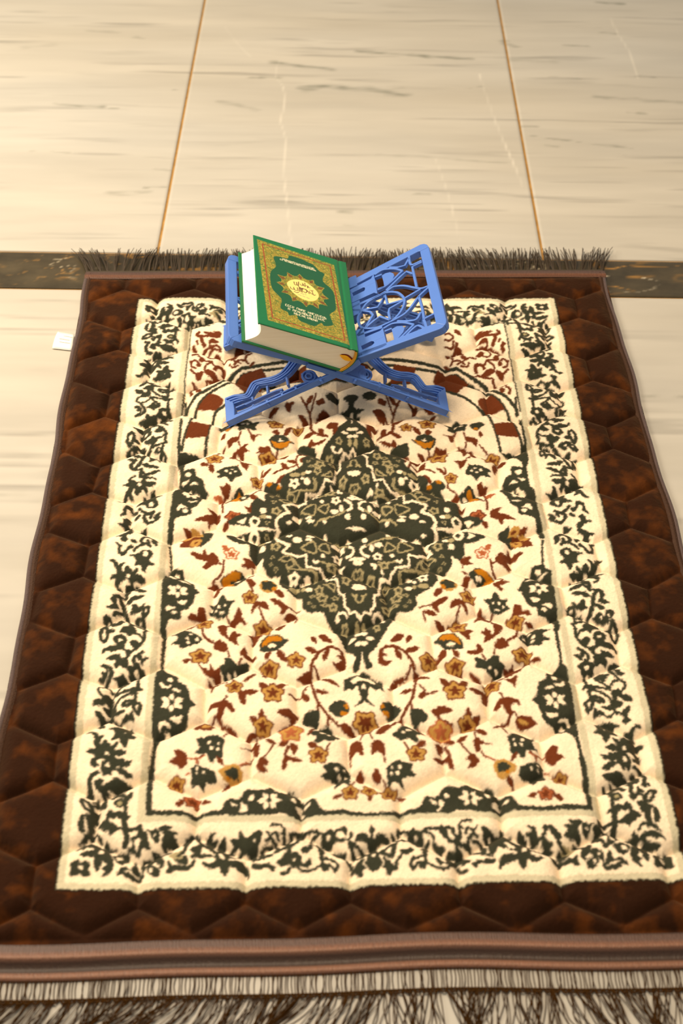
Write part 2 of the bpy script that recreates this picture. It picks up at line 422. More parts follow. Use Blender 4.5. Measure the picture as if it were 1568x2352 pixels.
p.line(G, 30, [(270,1240),(230,1300),(215,1390),(245,1450),(290,1420),(300,1330),(280,1250)], True); p.leaf(G, (305,1330), (388,1325), 46)
p.poly(G, [(450,1340),(500,1270),(570,1260),(560,1220),(590,1205),(680,1240),(770,1280),(720,1275),(600,1240),(640,1320),(600,1350),(560,1390),(520,1340)])
p.line(G, 20, [(770,1285),(740,1330),(745,1400),(720,1460),(660,1530),(600,1568)]); p.line(G, 20, [(600,1350),(680,1370),(720,1420)])
p.line(G, 38, [(400,1410),(450,1390),(500,1410),(500,1460),(450,1480),(410,1460)], True)
p.poly(G, [(570,1460),(620,1440),(670,1470),(640,1520),(600,1510)]); p.line(G, 16, [(650,1500),(640,1550)])
p = Pen(rb, 160, 1480, 300)
p.poly(G, [(395,130),(410,80),(470,45),(540,35),(640,50),(680,90),(740,95),(770,110),(720,140),(690,120),(640,90),(590,80),(530,110),(480,100),(430,95)])
p.poly(G, [(450,185),(510,150),(600,140),(640,120),(690,130),(720,160),(690,190),(700,215),(680,300),(610,270),(555,300),(545,250),(570,215),(480,205)])
p.dot(C, 645, 150, 40, 34); p.dot(C, 530, 125, 40, 18)
p.line(G, 22, [(760,100),(820,60),(880,0)]); p.line(G, 20, [(650,60),(640,0)]); p.leaf(G, (760,0), (790,85), 34)
p.line(G, 22, [(770,250),(775,180),(830,140),(890,110)]); p.leaf(G, (830,150), (850,215), 44); p.line(G, 22, [(860,245),(890,200),(940,185)])
p.ros(795, 330, 98, 84, .2, G, G, G); p.dot(C, 795, 330, 32, 28)
p.poly(G, [(375,270),(440,265),(500,290),(525,340),(510,390),(440,470),(400,485),(455,420),(490,360),(480,310),(440,290),(460,330),(440,400),(390,440),(345,400),(400,390),(390,350),(450,345),(430,300)])
p.poly(G, [(520,410),(580,400),(630,370),(690,410),(715,450),(690,490),(650,470),(600,500),(560,430)])
p.line(G, 16, [(400,490),(350,520),(355,580),(400,620)]); p.line(G, 16, [(420,490),(480,500),(540,570)])
p.line(G, 18, [(830,420),(820,520),(870,570)])
p.poly(G, [(750,540),(790,530),(830,545),(870,572),(800,580),(790,610),(740,620),(720,600)])
p.line(G, 18, [(540,600),(640,580),(740,560)]); p.line(G, 18, [(700,470),(580,550),(530,600)]); p.line(G, 20, [(740,600),(620,650),(540,740),(545,830)])
p.poly(G, [(400,620),(450,600),(520,620),(520,680),(500,760),(520,830),(440,820),(400,760),(440,740),(400,680)]); p.dot(C, 440, 720, 26, 30)
p.poly(G, [(280,750),(300,690),(350,665),(410,680),(390,730),(330,740)])
p.line(G, 28, [(630,750),(670,700),(780,690),(720,740)], True); p.line(G, 28, [(770,760),(800,720),(850,745),(825,855),(780,800)], True)
p.line(G, 22, [(800,600),(790,690)])
p.poly(G, [(320,815),(370,830),(410,870),(430,910),(380,940),(340,880)]); p.line(G, 20, [(400,930),(500,860),(490,910)]); p.poly(G, [(330,990),(380,930),(420,1000),(410,1025),(350,1010)])
p.leaf(G, (505,845), (665,815), 44); p.poly(G, [(600,940),(640,890),(690,860),(720,880),(745,820),(770,920),(720,905),(650,910)]); p.line(G, 16, [(510,880),(590,945)])
p.poly(G, [(475,1035),(560,1000),(640,985),(740,995),(765,1040),(740,1090),(795,1135),(700,1160),(690,1220),(665,1255),(620,1210),(600,1150),(510,1170),(550,1100),(540,1050)])
p.dot(C, 665, 1080, 12)
p.poly(G, [(205,1060),(270,1050),(330,1090),(345,1120),(415,1110),(370,1160),(365,1220),(390,1290),(400,1200),(430,1170),(480,1220),(490,1260),(575,1195),(550,1260),(520,1310),(600,1290),(680,1325),(600,1360),(530,1355),(560,1400),(650,1400),(650,1440),(740,1420),(690,1480),(600,1485),(530,1460),(480,1400),(400,1390),(330,1410),(320,1440),(350,1480),(300,1490),(260,1460),(270,1400),(320,1360),(210,1310),(260,1270),(320,1270),(300,1200),(310,1130),(270,1080)])
p.dot(C, 450, 1335, 28); p.line(G, 32, [(400,1520),(410,1450),(460,1420),(520,1450),(540,1510)])
p = Pen(rb, 120, 1760, 300)
p.poly(G, [(600,40),(640,0),(740,10),(760,60),(720,80),(700,130),(660,110),(620,130)]); p.dot(C, 665, 20, 40, 20)
p.poly(G, [(770,70),(830,40),(900,80),(955,125),(890,145),(830,110)]); p.leaf(G, (740,-5), (940,-5), 34); p.dot(G, 510, 5, 40, 20)
p.line(G, 36, [(570,95),(490,120),(450,190),(450,270),(470,330),(400,330)])
p.poly(G, [(515,210),(560,170),(615,185),(590,230),(570,260),(650,230),(720,180),(790,165),(860,190),(950,200),(940,230),(850,260),(770,290),(700,270),(640,290),(690,320),(630,330),(610,360),(600,310),(550,300),(520,260)])
p.poly(G, [(690,375),(740,350),(760,310),(830,320),(880,280),(860,330),(880,360),(920,370),(955,310),(955,380),(910,430),(890,480),(870,400),(790,370),(740,400)])
p.dot(G, 815, 460, 62, 52); p.dot(OLIVE, 815, 465, 30, 26)
p.line(G, 26, [(885,430),(880,580),(890,620)]); p.poly(G, [(840,600),(890,605),(945,630),(890,650),(880,700),(840,680)])
p.line(G, 28, [(630,330),(635,430),(640,500)]); p.poly(G, [(555,440),(600,430),(640,470),(640,515),(580,490)]); p.line(G, 20, [(490,430),(540,370),(540,450),(500,460)])
p.line(G, 32, [(340,420),(400,420),(470,480),(480,530),(400,520),(370,480)], True)
p.poly(G, [(460,570),(520,530),(570,545),(545,600),(540,660),(490,670),(500,740),(440,840),(320,910),(370,860),(390,800),(340,800),(325,740),(330,660),(380,600)])
p.poly(C, [(385,640),(410,620),(430,750),(400,830),(385,760)])
p.poly(G, [(545,710),(600,660),(650,640),(660,570),(700,540),(750,580),(830,560),(850,620),(800,640),(780,600),(740,650),(690,620),(680,680),(740,700),(780,740),(850,770),(780,780),(700,820),(680,780),(620,780),(600,730)])
p.poly(C, [(690,650),(740,660),(770,690),(700,690)])
p.line(G, 48, [(870,650),(870,760),(900,880),(860,970)]); p.line(G, 26, [(890,775),(1020,770),(1070,720)])
p.poly(G, [(960,870),(1030,830),(1050,760),(1070,715),(1085,790),(1145,820),(1130,890),(1180,990),(1100,980),(1070,990),(1040,1080),(980,1040),(900,1000),(970,960)])
p.poly(C, [(980,900),(1040,870),(1070,900),(1050,940),(1010,1030),(990,970)])
p.poly(G, [(280,995),(340,930),(430,905),(540,920),(580,950),(500,960),(400,960),(380,1000),(360,970)])
p.poly(G, [(340,1060),(420,1030),(500,1010),(540,1040),(480,1085),(380,1085)])
p.poly(G, [(510,1100),(540,1060),(590,1090),(580,1170),(545,1255),(510,1210)])
p.poly(G, [(620,1080),(680,1040),(720,1120),(720,1220),(680,1290),(600,1325),(650,1260),(600,1220),(660,1190),(620,1140)])
p.poly(G, [(520,930),(600,960),(650,890),(690,960),(780,970),(690,990),(680,1080),(620,1110),(560,1080),(520,1050)]); p.dot(C, 585, 1020, 34); p.line(G, 22, [(460,860),(530,800),(590,890)])
p.poly(G, [(730,1050),(800,1020),(920,1040),(900,1120),(840,1165),(780,1140)]); p.dot(C, 800, 1080, 42)
p.poly(G, [(240,1160),(300,1140),(330,1170),(380,1150),(435,1160),(440,1210),(430,1240),(445,1300),(400,1325),(340,1300),(290,1310),(215,1315),(235,1250),(230,1200)]); p.dot(C, 340, 1222, 32)
p.poly(G, [(780,1310),(810,1240),(880,1205),(950,1240),(990,1120),(1020,1200),(1050,1270),(1085,1280),(1060,1360),(960,1340),(880,1330),(870,1290),(820,1290)]); p.poly(C, [(860,1250),(920,1240),(1060,1300),(1040,1310),(930,1280)])
p.poly(G, [(1080,1130),(1170,1085),(1215,1120),(1190,1180),(1130,1200),(1080,1260)]); p.dot(C, 1125, 1150, 20)
p.poly(G, [(1140,1220),(1220,1200),(1275,1250),(1270,1325),(1190,1310),(1150,1270)]); p.dot(C, 1185, 1245, 28)
p.poly(G, [(1110,765),(1190,790),(1240,770),(1280,800),(1280,870),(1250,915),(1200,860),(1180,800)]); p.dot(C, 1225, 840, 20)
p.poly(G, [(1280,760),(1340,735),(1440,745),(1380,790),(1510,800),(1450,830),(1510,920),(1450,960),(1390,950),(1350,990),(1320,930),(1350,830),(1310,790)])
p.line(G, 22, [(1210,1030),(1300,1045),(1420,1020)]); p.poly(G, [(1210,1030),(1280,1040),(1330,1120),(1340,1200),(1280,1220),(1310,1170),(1250,1160)])
p.poly(G, [(1390,1140),(1430,1190),(1440,1230),(1490,1190),(1568,1220),(1568,1240),(1460,1250),(1430,1285),(1370,1285),(1400,1230)]); p.poly(OLIVE, [(1390,1075),(1450,1040),(1550,1020),(1560,1130),(1480,1130)])
p = Pen(rb, 400, 1760, 300)
p.poly(G, [(105,910),(180,810),(235,800),(210,880),(160,950),(120,950)]); p.line(G, 32, [(150,950),(100,1040),(30,1100)])
p.line(G, 28, [(265,800),(280,870),(330,930),(420,990),(520,1030)]); p.leaf(G, (270,785), (290,895), 46)
p.poly(G, [(200,1010),(270,970),(310,930),(330,1000),(310,1070),(440,1060),(430,1090),(200,1095),(250,1060)])
p.poly(G, [(0,1190),(80,1215),(150,1210),(200,1180),(245,1130),(230,1200),(170,1250),(80,1255),(0,1240)]); p.poly(G, [(0,1120),(60,1130),(130,1090),(160,1150),(130,1190),(40,1160)])
p.poly(G, [(390,870),(430,810),(500,790),(455,830),(445,880),(520,870),(475,930),(450,990),(400,970)])
p.poly(G, [(530,920),(600,850),(620,910),(590,1010),(550,1020),(525,970)])
p.poly(G, [(345,1150),(400,1170),(470,1160),(510,1120),(480,1080),(520,1030),(580,1020),(640,1010),(700,970),(760,970),(680,1030),(640,1060),(740,1080),(650,1090),(660,1140),(760,1130),(830,1150),(880,1200),(895,1340),(870,1280),(780,1240),(650,1200),(650,1260),(600,1320),(565,1270),(555,1200),(480,1230),(400,1220),(355,1190)])
p.leaf(C, (525,1030), (610,1115), 60)
p.poly(G, [(680,880),(760,890),(790,850),(800,780),(830,860),(890,870),(960,810),(1040,780),(1030,900),(1000,950),(980,1100),(960,1140),(900,1060),(880,1030),(760,1060),(810,990),(740,960)]); p.dot(C, 960, 900, 22)
p.line(G, 18, [(1160,710),(1270,710),(1320,760),(1280,800)]); p.line(G, 18, [(1110,780),(1150,830),(1220,790),(1250,870)]); p.line(G, 20, [(1320,780),(1320,880),(1340,930),(1400,860),(1400,790)]); p.leaf(G, (1330,930), (1400,860), 30)
p.line(G, 24, [(1100,890),(1160,860),(1200,900),(1240,960),(1210,1050)]); p.line(G, 22, [(1040,1040),(1080,960),(1180,940)]); p.poly(G, [(1030,1020),(1070,1000),(1080,1060),(1030,1090)])
p.line(G, 24, [(990,1130),(1100,1090),(1180,1060)]); p.poly(G, [(930,1170),(970,1180),(1080,1190),(1160,1190),(1220,1230),(1180,1270),(1140,1220),(1050,1235),(970,1230)])
p.line(G, 32, [(1240,1010),(1400,960),(1480,900),(1500,780)]); p.leaf(G, (1530,755), (1540,855), 54); p.line(G, 20, [(1400,790),(1490,790)])
p.poly(G, [(1290,1120),(1340,1040),(1390,1000),(1400,1080),(1440,1050),(1500,1080),(1520,1130),(1480,1200),(1420,1220),(1380,1190),(1320,1210),(1230,1180)]); p.dot(C, 1435, 1135, 22); p.line(G, 24, [(1280,1300),(1350,1290),(1390,1230)])
p = Pen(rb, 660, 1760, 300)
p.line(G, 22, [(0,950),(100,930),(150,850)]); p.poly(G, [(120,790),(180,760),(190,840),(150,900),(120,860)])
p.line(G, 18, [(190,790),(330,780),(420,810)]); p.line(G, 18, [(280,900),(300,850),(380,810)])
p.poly(G, [(415,850),(440,800),(500,790),(520,760),(570,810),(580,880),(540,940),(480,980),(420,940)]); p.dot(C, 490, 855, 26)
p.line(G, 20, [(570,800),(620,775),(680,760)]); p.line(G, 20, [(560,870),(650,890),(740,880),(775,810)]); p.leaf(G, (680,735), (705,835), 46)
p.poly(G, [(170,1000),(250,960),(290,920),(280,1000),(220,1060),(180,1040)]); p.line(G, 30, [(340,910),(400,990),(410,1100),(430,1130)]); p.poly(G, [(370,990),(430,1000),(430,1060),(390,1050)])
p.poly(G, [(30,1150),(60,1060),(120,1050),(160,1130),(150,1200),(60,1220)]); p.dot(C, 75, 1135, 24)
p.line(G, 22, [(120,1220),(160,1260),(260,1270),(400,1190),(430,1120),(540,1130),(600,1190),(580,1270)]); p.line(G, 22, [(580,1270),(520,1200),(410,1190)])
p.leaf(G, (430,1195), (440,1265), 34); p.leaf(G, (470,1195), (482,1265), 34); p.leaf(G, (270,1115), (240,1235), 54); p.line(G, 18, [(160,1200),(240,1200)])
p.poly(G, [(540,1040),(570,1000),(640,1030),(690,1020),(690,1080),(620,1070)]); p.line(G, 18, [(690,1080),(760,1160),(780,1270)])
p.poly(G, [(730,920),(790,930),(880,980),(970,1040),(900,1040),(880,1010),(810,960),(790,1010),(840,1080),(880,1050),(940,1060),(850,1100),(790,1110),(770,1040)])
p.poly(G, [(820,910),(830,850),(890,815),(960,840),(1000,900),(1010,820),(985,790),(1000,755),(1035,750),(1040,1250),(970,1220),(940,1170),(970,1100),(960,1040),(990,1000),(970,930),(900,890)]); p.dot(C, 1030, 1055, 30)
p.poly(G, [(800,1220),(850,1150),(920,1100),(900,1180),(940,1235),(900,1240),(890,1330),(830,1290)])

# ---- field, left half
rf = new_ras()
def box(r, c, p0, p1, q0, q1): r.fill([(p0, q0), (p1, q0), (p1, q1), (p0, q1)], c)
p = Pen(rf, 190, 1200, 300)   # side palmettes and outline
def petals(p, cx, cy, L, rx, ry):
    for x, y in L: p.leaf(C, (cx + (x - cx) * .25, cy + (y - cy) * .25), (cx + (x - cx) * 1.75, cy + (y - cy) * 1.75), ry * 2.2)
    p.dot(G, cx, cy, 24, 20)
p.poly(G, [(1060,540),(1200,570),(1210,640),(1270,690),(1330,740),(1350,800),(1400,850),(1350,880),(1330,950),(1300,1010),(1240,1060),(1180,1070),(1170,1160),(1080,1170),(1020,1200),(1000,1260),(985,1350),(930,1300),(960,640),(1030,600)])
petals(p, 1145, 830, [(1145,785),(1215,815),(1215,860),(1140,885),(1070,855),(1070,805)], 45, 30)
p.poly(C, [(1140,700),(1200,690),(1270,720),(1310,750),(1240,735)]); p.poly(C, [(1130,970),(1250,945),(1240,990),(1190,1010)])
p.poly(C, [(1010,625),(1060,630),(1140,670),(1080,685)]); p.dot(C, 1125, 615, 40, 28); p.poly(C, [(990,1040),(1040,1010),(1130,1045),(1060,1060),(1010,1080)]); p.dot(C, 1100, 1095, 40, 22)
p.line(G, 60, [(1065,-40),(1060,0),(1040,220)]); p.line(G, 20, [(1040,240),(1055,380),(1062,560)]); p.line(G, 34, [(985,1330),(968,1450),(960,1568)])
p = Pen(rf, 160, 1480, 300)
p.poly(G, [(1110,270),(1170,340),(1300,380),(1300,450),(1390,500),(1420,560),(1440,650),(1505,735),(1450,780),(1420,850),(1390,970),(1290,1040),(1200,1100),(1110,1130),(1020,1190),(990,1100),(1005,600),(1040,330)])
petals(p, 1225, 715, [(1230,650),(1310,690),(1300,755),(1220,790),(1145,750),(1150,685)], 45, 32)
p.poly(C, [(1220,560),(1280,540),(1350,590),(1290,590)]); p.poly(C, [(1200,890),(1350,870),(1330,940),(1230,930)])
p.poly(C, [(1080,480),(1110,460),(1140,510),(1230,510),(1180,550),(1100,550)]); p.dot(C, 1210, 440, 38, 36); p.poly(C, [(1060,980),(1100,930),(1180,950),(1220,1000),(1120,980),(1080,1060)]); p.dot(C, 1170, 1060, 34, 38)
p.line(G, 26, [(1120,0),(1105,280)]); p.line(G, 34, [(1015,1180),(995,1330),(980,1568)])
p = Pen(rf, 220, 920, 300)
p.poly(G, [(1000,640),(1150,640),(1300,650),(1180,690),(1090,750),(1060,790),(1060,840),(1190,830),(1200,910),(1270,950),(1300,1010),(1310,1070),(1350,1110),(1280,1170),(1230,1260),(1150,1310),(1140,1380),(1010,1410),(950,1440),(930,1568),(870,1568),(930,1120),(990,1050),(1010,850),(980,750)])
petals(p, 1140, 1110, [(1125,1075),(1200,1105),(1180,1150),(1110,1150),(1075,1115)], 45, 30)
p.poly(C, [(1120,1010),(1180,980),(1240,1020),(1180,1015)]); p.poly(C, [(1100,1220),(1230,1210),(1170,1240)]); p.poly(C, [(970,1310),(1010,1255),(1110,1300),(1030,1310),(990,1335)]); p.dot(C, 1075, 1340, 38, 26); p.dot(C, 1110, 895, 45, 32); p.poly(C, [(1030,965),(1090,965),(1140,945),(1080,1000),(1035,995)])
p.line(G, 20, [(1075,-20),(1080,180)]); p.line(G, 30, [(1030,230),(1000,500),(1000,660)])
p = Pen(rf, 120, 1760, 300)
p.line(G, 60, [(1195,-20),(1170,250),(1158,600)]); p.line(G, 54, [(1130,585),(1350,582),(1568,580)])
p = Pen(rf, 400, 1760, 300)
p.line(G, 48, [(0,580),(290,592),(600,565)])
p.poly(G, [(570,540),(640,410),(780,400),(850,310),(900,290),(1080,280),(1160,225),(1230,290),(1400,300),(1470,330),(1520,390),(1568,430),(1568,600),(1400,585),(1260,570),(1000,600),(570,590)])
petals(p, 1140, 420, [(1095,370),(1050,430),(1100,485),(1190,480),(1230,420),(1195,365)], 45, 32)
p.leaf(C, (890,430), (960,345), 70); p.leaf(C, (670,450), (760,490), 46); p.poly(C, [(720,550),(790,530),(800,440),(890,500),(870,550)]); p.dot(C, 1425, 400, 40, 32); p.poly(C, [(1460,500),(1520,450),(1545,540)])
p = Pen(rf, 660, 1760, 300)
p.poly(G, [(0,295),(70,300),(130,350),(200,425),(315,390),(370,480),(450,545),(570,545),(660,535),(800,560),(950,570),(1030,565),(1030,605),(850,607),(650,590),(480,600),(200,605),(0,585)])
p.dot(C, 70, 400, 40, 32); p.leaf(C, (190,500), (290,430), 50); p.poly(C, [(100,490),(150,450),(180,490),(170,540),(215,560),(180,590)])
# arch over the field
pl = Pen(rf, 0, 0, 1568, 'L')
out_l = [(424,958),(428,941),(444,920),(452,912),(480,897),(526,868),(560,846)]
pl.line(G, 6.5, out_l)
pl.line(G, 6.5, [(1052,847),(1033,845),(990,838),(930,830),(860,826),(798,826)])
pl.line(G, 5, [(417,1038),(423,1010),(436,973),(448,948),(465,922),(485,905),(530,880),(560,862)])
pl.line(G, 5, [(1052,862),(1035,858),(980,850),(900,842),(798,838)])
pl.line(G, 5, [(470,1043),(476,1004),(484,975),(495,951),(513,938),(545,915),(590,898)])
pl.line(G, 5, [(1022,890),(1012,886),(960,880),(880,876),(798,874)])
BR = BROWN; VB = RUST
p = Pen(rf, 410, 900, 300)
p.poly(VB, [(370,40),(470,60),(540,110),(530,170),(445,245),(215,225),(280,140)], False); p.poly(VB, [(140,375),(375,400),(345,545),(75,575),(110,470)], False)
pl.poly(VB, [(532,878),(560,862),(600,850),(612,870),(600,893),(560,905)], False)
pl.poly(VB, [(650,846),(700,840),(712,876),(668,882)], False)
pl.poly(VB, [(760,838),(800,838),(800,874),(765,875)], False)

# corner scrolls above the arch
p = Pen(rf, 280, 660, 280)
for w, L in [(30,[(1000,580),(960,620),(1020,640),(1130,640),(1270,650)]),(40,[(1020,640),(1030,700),(1070,770)]),(24,[(960,690),(980,740)]),(38,[(910,740),(940,790),(920,830)]),(22,[(1130,690),(1140,770),(1220,760),(1280,810)]),
             (20,[(1280,830),(1200,800),(1130,820),(1100,870),(1130,920),(1200,910)]),(20,[(900,890),(960,860),(1010,910),(1060,960),(1150,960)]),(20,[(960,860),(1000,830),(1090,790),(1180,780)]),(22,[(890,990),(940,950),(1000,1000),(1000,1040)]),
             (26,[(880,1070),(940,1130),(1000,1140),(1040,1100)]),(40,[(1190,1080),(1220,1030),(1290,1020),(1310,1060),(1300,1130)]),(22,[(1150,960),(1190,1020)]),(22,[(1060,1080),(1080,1020),(1150,970)]),(22,[(910,1230),(940,1270),(1030,1280),(1090,1230),(1080,1190)]),
             (32,[(930,1290),(880,1330),(900,1400)]),(20,[(1290,940),(1370,920),(1450,960),(1540,1000)]),(20,[(1380,980),(1420,1040),(1500,1020)]),(20,[(880,960),(900,1040),(960,1060)]),(18,[(1090,1190),(1200,1180),(1300,1150)])]:
    p.line(R, w, L)
p.leaf(R, (1050,590), (1270,635), 44); p.poly(R, [(1170,575),(1270,590),(1270,640),(1220,610)]); p.leaf(R, (1120,690), (1255,725), 56); p.leaf(R, (1175,855), (1295,915), 66)
p.dot(R, 1030, 940, 38); p.dot(R, 985, 1015, 28); p.poly(R, [(940,1150),(1010,1100),(1050,1120),(1000,1200),(960,1200)]); p.dot(R, 980, 1340, 34)
p.poly(R, [(1060,1090),(1120,1070),(1180,1100),(1240,1150),(1380,1160),(1260,1170),(1160,1165),(1080,1130)]); p.leaf(R, (1400,950), (1500,880), 50)
p = Pen(rf, 1020, 660, 310, 'L')
for w, L in [(20,[(0,550),(60,540),(100,580),(60,620),(0,610)]),(20,[(0,690),(90,700),(110,620)]),(20,[(20,770),(80,790),(100,850),(70,900)]),(30,[(150,640),(120,740),(90,770)]),(20,[(90,860),(180,850),(240,900)]),(20,[(0,870),(60,930)])]: p.line(R, w, L)
p.leaf(R, (110,490), (200,565), 46); p.leaf(R, (150,680), (225,790), 60)

# flowers of the field
def tul(p, L, dots):
    p.poly(G, L)
    for d in dots: p.dot(C, *d)
def multi(p, c, polys):
    for L in polys: p.poly(c, L)
def lines(p, c, LL):
    for w, L in LL: p.line(c, w, L)
def leaves(p, c, LL):
    for a, b, w in LL: p.leaf(c, a, b, w)

p = Pen(rf, 410, 900, 300)
lines(p, R, [(16,[(830,460),(870,520)]),(14,[(745,490),(725,560)]),(16,[(720,610),(735,660)]),(14,[(565,655),(470,750)]),(14,[(690,795),(740,820)]),(12,[(720,880),(700,905)]),(14,[(1190,700),(1170,750)]),(14,[(1200,790),(1230,800)]),
    (14,[(1410,880),(1420,790),(1470,760),(1568,765)]),(30,[(1300,840),(1400,850)]),(20,[(1420,880),(1470,970)]),(12,[(1300,930),(1410,890)]),(16,[(990,1000),(1010,920)]),(16,[(990,1120),(985,1160)]),(20,[(560,1240),(530,1330),(530,1440)]),(16,[(560,1330),(640,1290)]),(16,[(870,1240),(990,1160)])])
p.poly(G, [(480,410),(550,380),(660,400),(640,450),(590,485),(540,450)]); p.dot(O, 595, 462, 30, 14); p.poly(R, [(545,490),(565,530),(545,565),(510,545)])
tul(p, [(695,400),(740,360),(820,345),(900,390),(970,385),(920,430),(930,470),(870,465),(820,450),(730,480),(715,430)], [(770,400,32,13),(830,400,22,12)])
p.ros(1175, 395, 110, 60); p.ros(1440, 445, 72, 42)
multi(p, R, [[(1065,280),(1120,290),(1170,340),(1110,320)],[(870,520),(920,530),(1000,525),(930,545),(905,605),(865,570)],[(585,600),(640,565),(720,550),(720,600),(660,620),(605,670)],
    [(630,770),(650,710),(700,700),(740,670),(835,630),(800,680),(855,715),(790,720),(765,790),(720,740),(690,720),(680,790),(620,805)],[(735,830),(790,850),(890,850),(840,880),(820,945),(760,890)],[(1130,490),(1180,465),(1210,510),(1170,530)]])
leaves(p, R, [((1440,305),(1568,370),52),((1270,520),(1350,420),45),((260,875),(375,882),52),((385,870),(408,990),64)])
p.ros(430, 810, 112, 60)
tul(p, [(450,970),(560,915),(700,900),(760,1005),(690,1020),(670,1040),(630,1085),(580,1030),(460,1040),(495,995)], [(572,958,26,18),(625,985,20,14),(682,965,20,14),(640,938,22,12)])
p.poly(G, [(1090,590),(1130,545),(1210,525),(1310,550),(1330,590),(1390,595),(1330,630),(1260,680),(1180,695),(1120,660)]); p.poly(O, [(1110,595),(1180,620),(1240,620),(1350,590),(1300,650),(1230,680),(1150,665)]); p.poly(C, [(1155,575),(1200,590),(1215,555),(1240,590),(1280,590),(1220,610)])
p.ros(1080, 790, 122, 82); p.poly(R, [(920,740),(970,720),(960,670),(1030,680),(1080,660),(1110,710),(1040,730)]); p.leaf(R, (1225,800), (1325,745), 52)
p.poly(G, [(1440,690),(1450,640),(1500,660),(1568,680),(1568,750),(1430,750)])
multi(p, R, [[(1450,830),(1510,795),(1560,850),(1500,870)],[(1120,1000),(1160,960),(1240,930),(1230,860),(1280,870),(1320,920),(1230,950)],[(500,1140),(550,1150),(580,1105),(630,1150),(590,1240),(540,1240)],
    [(850,1260),(900,1235),(970,1300),(880,1295)],[(790,1380),(850,1400),(880,1340),(920,1390),(900,1450),(840,1460)],[(355,1410),(430,1420),(500,1460),(470,1530),(400,1530),(330,1540),(190,1560),(300,1500),(400,1460)]])
p.poly(LRUST, [(420,1245),(500,1240),(540,1290),(500,1300)])
p.leaf(R, (1000,1010), (1110,920), 38); p.ros(940, 1055, 78, 66)
p.poly(G, [(1015,1160),(1050,1090),(1110,1080),(1190,1110),(1240,1160),(1200,1220),(1120,1200)]); p.dot(O, 1090, 1098, 36, 20); p.dot(O, 1205, 1150, 30, 36); p.leaf(R, (1180,1105), (1275,995), 52)
p.poly(G, [(610,1310),(660,1220),(735,1145),(800,1210),(855,1240),(820,1300),(740,1320)]); p.poly(O, [(620,1310),(690,1240),(720,1185),(765,1230),(720,1280),(750,1320)]); p.dot(C, 785, 1275, 32, 22)
p.ros(650, 1500, 100, 58, .6, R, LRUST, R)

p = Pen(rf, 390, 1180, 300)
lines(p, R, [(18,[(650,560),(640,650),(610,740),(510,820)]),(16,[(580,600),(640,620)]),(14,[(990,640),(990,680)]),(14,[(940,750),(1010,715)]),(14,[(950,850),(1000,940)]),(18,[(1070,1120),(1130,1280)]),(16,[(680,1220),(720,1280)]),(16,[(710,1300),(690,1350)]),(20,[(390,1390),(420,1490),(530,1560)]),(14,[(1410,1110),(1568,1150)]),(14,[(1530,1200),(1500,1310)])])
p.poly(R, [(300,95),(400,50),(500,20),(580,0),(600,60),(520,90),(470,145),(440,90)]); p.ros(760, 40, 92, 60, .6, R, LRUST, R); p.leaf(R, (640,165), (725,85), 52)
p.poly(G, [(390,170),(450,220),(520,245),(480,330),(360,415),(350,330),(390,250)]); p.poly(R, [(165,175),(250,200),(280,270),(360,280),(370,400),(250,420),(120,410),(160,340),(130,300),(200,260)])
p.leaf(T, (255,180), (410,290), 100); p.leaf(R, (300,215), (380,270), 36); p.leaf(T, (150,310), (290,270), 80); p.leaf(T, (240,400), (390,330), 96); p.leaf(R, (290,380), (350,345), 28)
multi(p, R, [[(245,490),(320,480),(390,510),(415,435),(450,510),(520,480),(580,550),(580,600),(500,640),(430,680),(400,640),(450,590),(330,560)],[(860,620),(910,590),(880,535),(960,540),(1030,590),(990,630),(930,640)],[(445,850),(540,825),(640,860),(600,920),(545,965),(525,935),(560,890)],[(910,790),(970,770),(1030,850),(980,880)],
    [(1000,1100),(1060,1050),(1150,1060),(1190,1145),(1120,1130),(1050,1110),(990,1200),(980,1180)],[(710,1300),(790,1210),(820,1130),(860,1190),(860,1240),(925,1325),(830,1290),(760,1320)],[(225,1260),(250,1205),(330,1210),(340,1140),(410,1130),(430,1200),(440,1270),(350,1250)],
    [(575,1370),(620,1330),(680,1340),(680,1450),(720,1490),(740,1430),(790,1400),(800,1440),(860,1450),(800,1490),(810,1568),(720,1540),(650,1480),(600,1440)],[(940,1435),(1020,1420),(1100,1450),(1040,1520),(990,1545),(990,1480)],[(1210,1020),(1310,1040),(1410,1110),(1380,1180),(1320,1200),(1340,1130),(1240,1070)]])
p.ros(740, 490, 92, 72, .3, LRUST, C, LRUST); p.leaf(LRUST, (630,390), (710,460), 56)
p.poly(G, [(610,790),(690,720),(780,680),(860,690),(920,740),(900,790),(840,830),(760,870),(660,840)]); p.poly(O, [(625,785),(700,720),(760,685),(850,700),(830,740),(750,760),(720,790),(775,850),(730,865),(650,840)]); p.dot(C, 810, 785, 42, 28)
p.dot(T, 1180, 870, 108, 80); p.ros(1185, 862, 92, 68, .1, G, G, G); p.dot(O, 1250, 905, 30, 26); p.poly(R, [(1250,930),(1330,920),(1375,990),(1330,1010)])
p.ros(960, 1010, 98, 80)
tul(p, [(485,1060),(560,1065),(630,970),(690,1050),(775,1045),(720,1120),(690,1210),(600,1225),(540,1210),(470,1165),(520,1130)], [(590,1110,24),(665,1100,20),(550,1155,18),(622,1182,42,14)])
p.ros(410, 1320, 112, 76); p.leaf(R, (185,1372), (315,1343), 42); p.ros(1120, 1365, 122, 90); leaves(p, R, [((1265,1392),(1392,1298),72),((1360,1235),(1535,1188),62)])

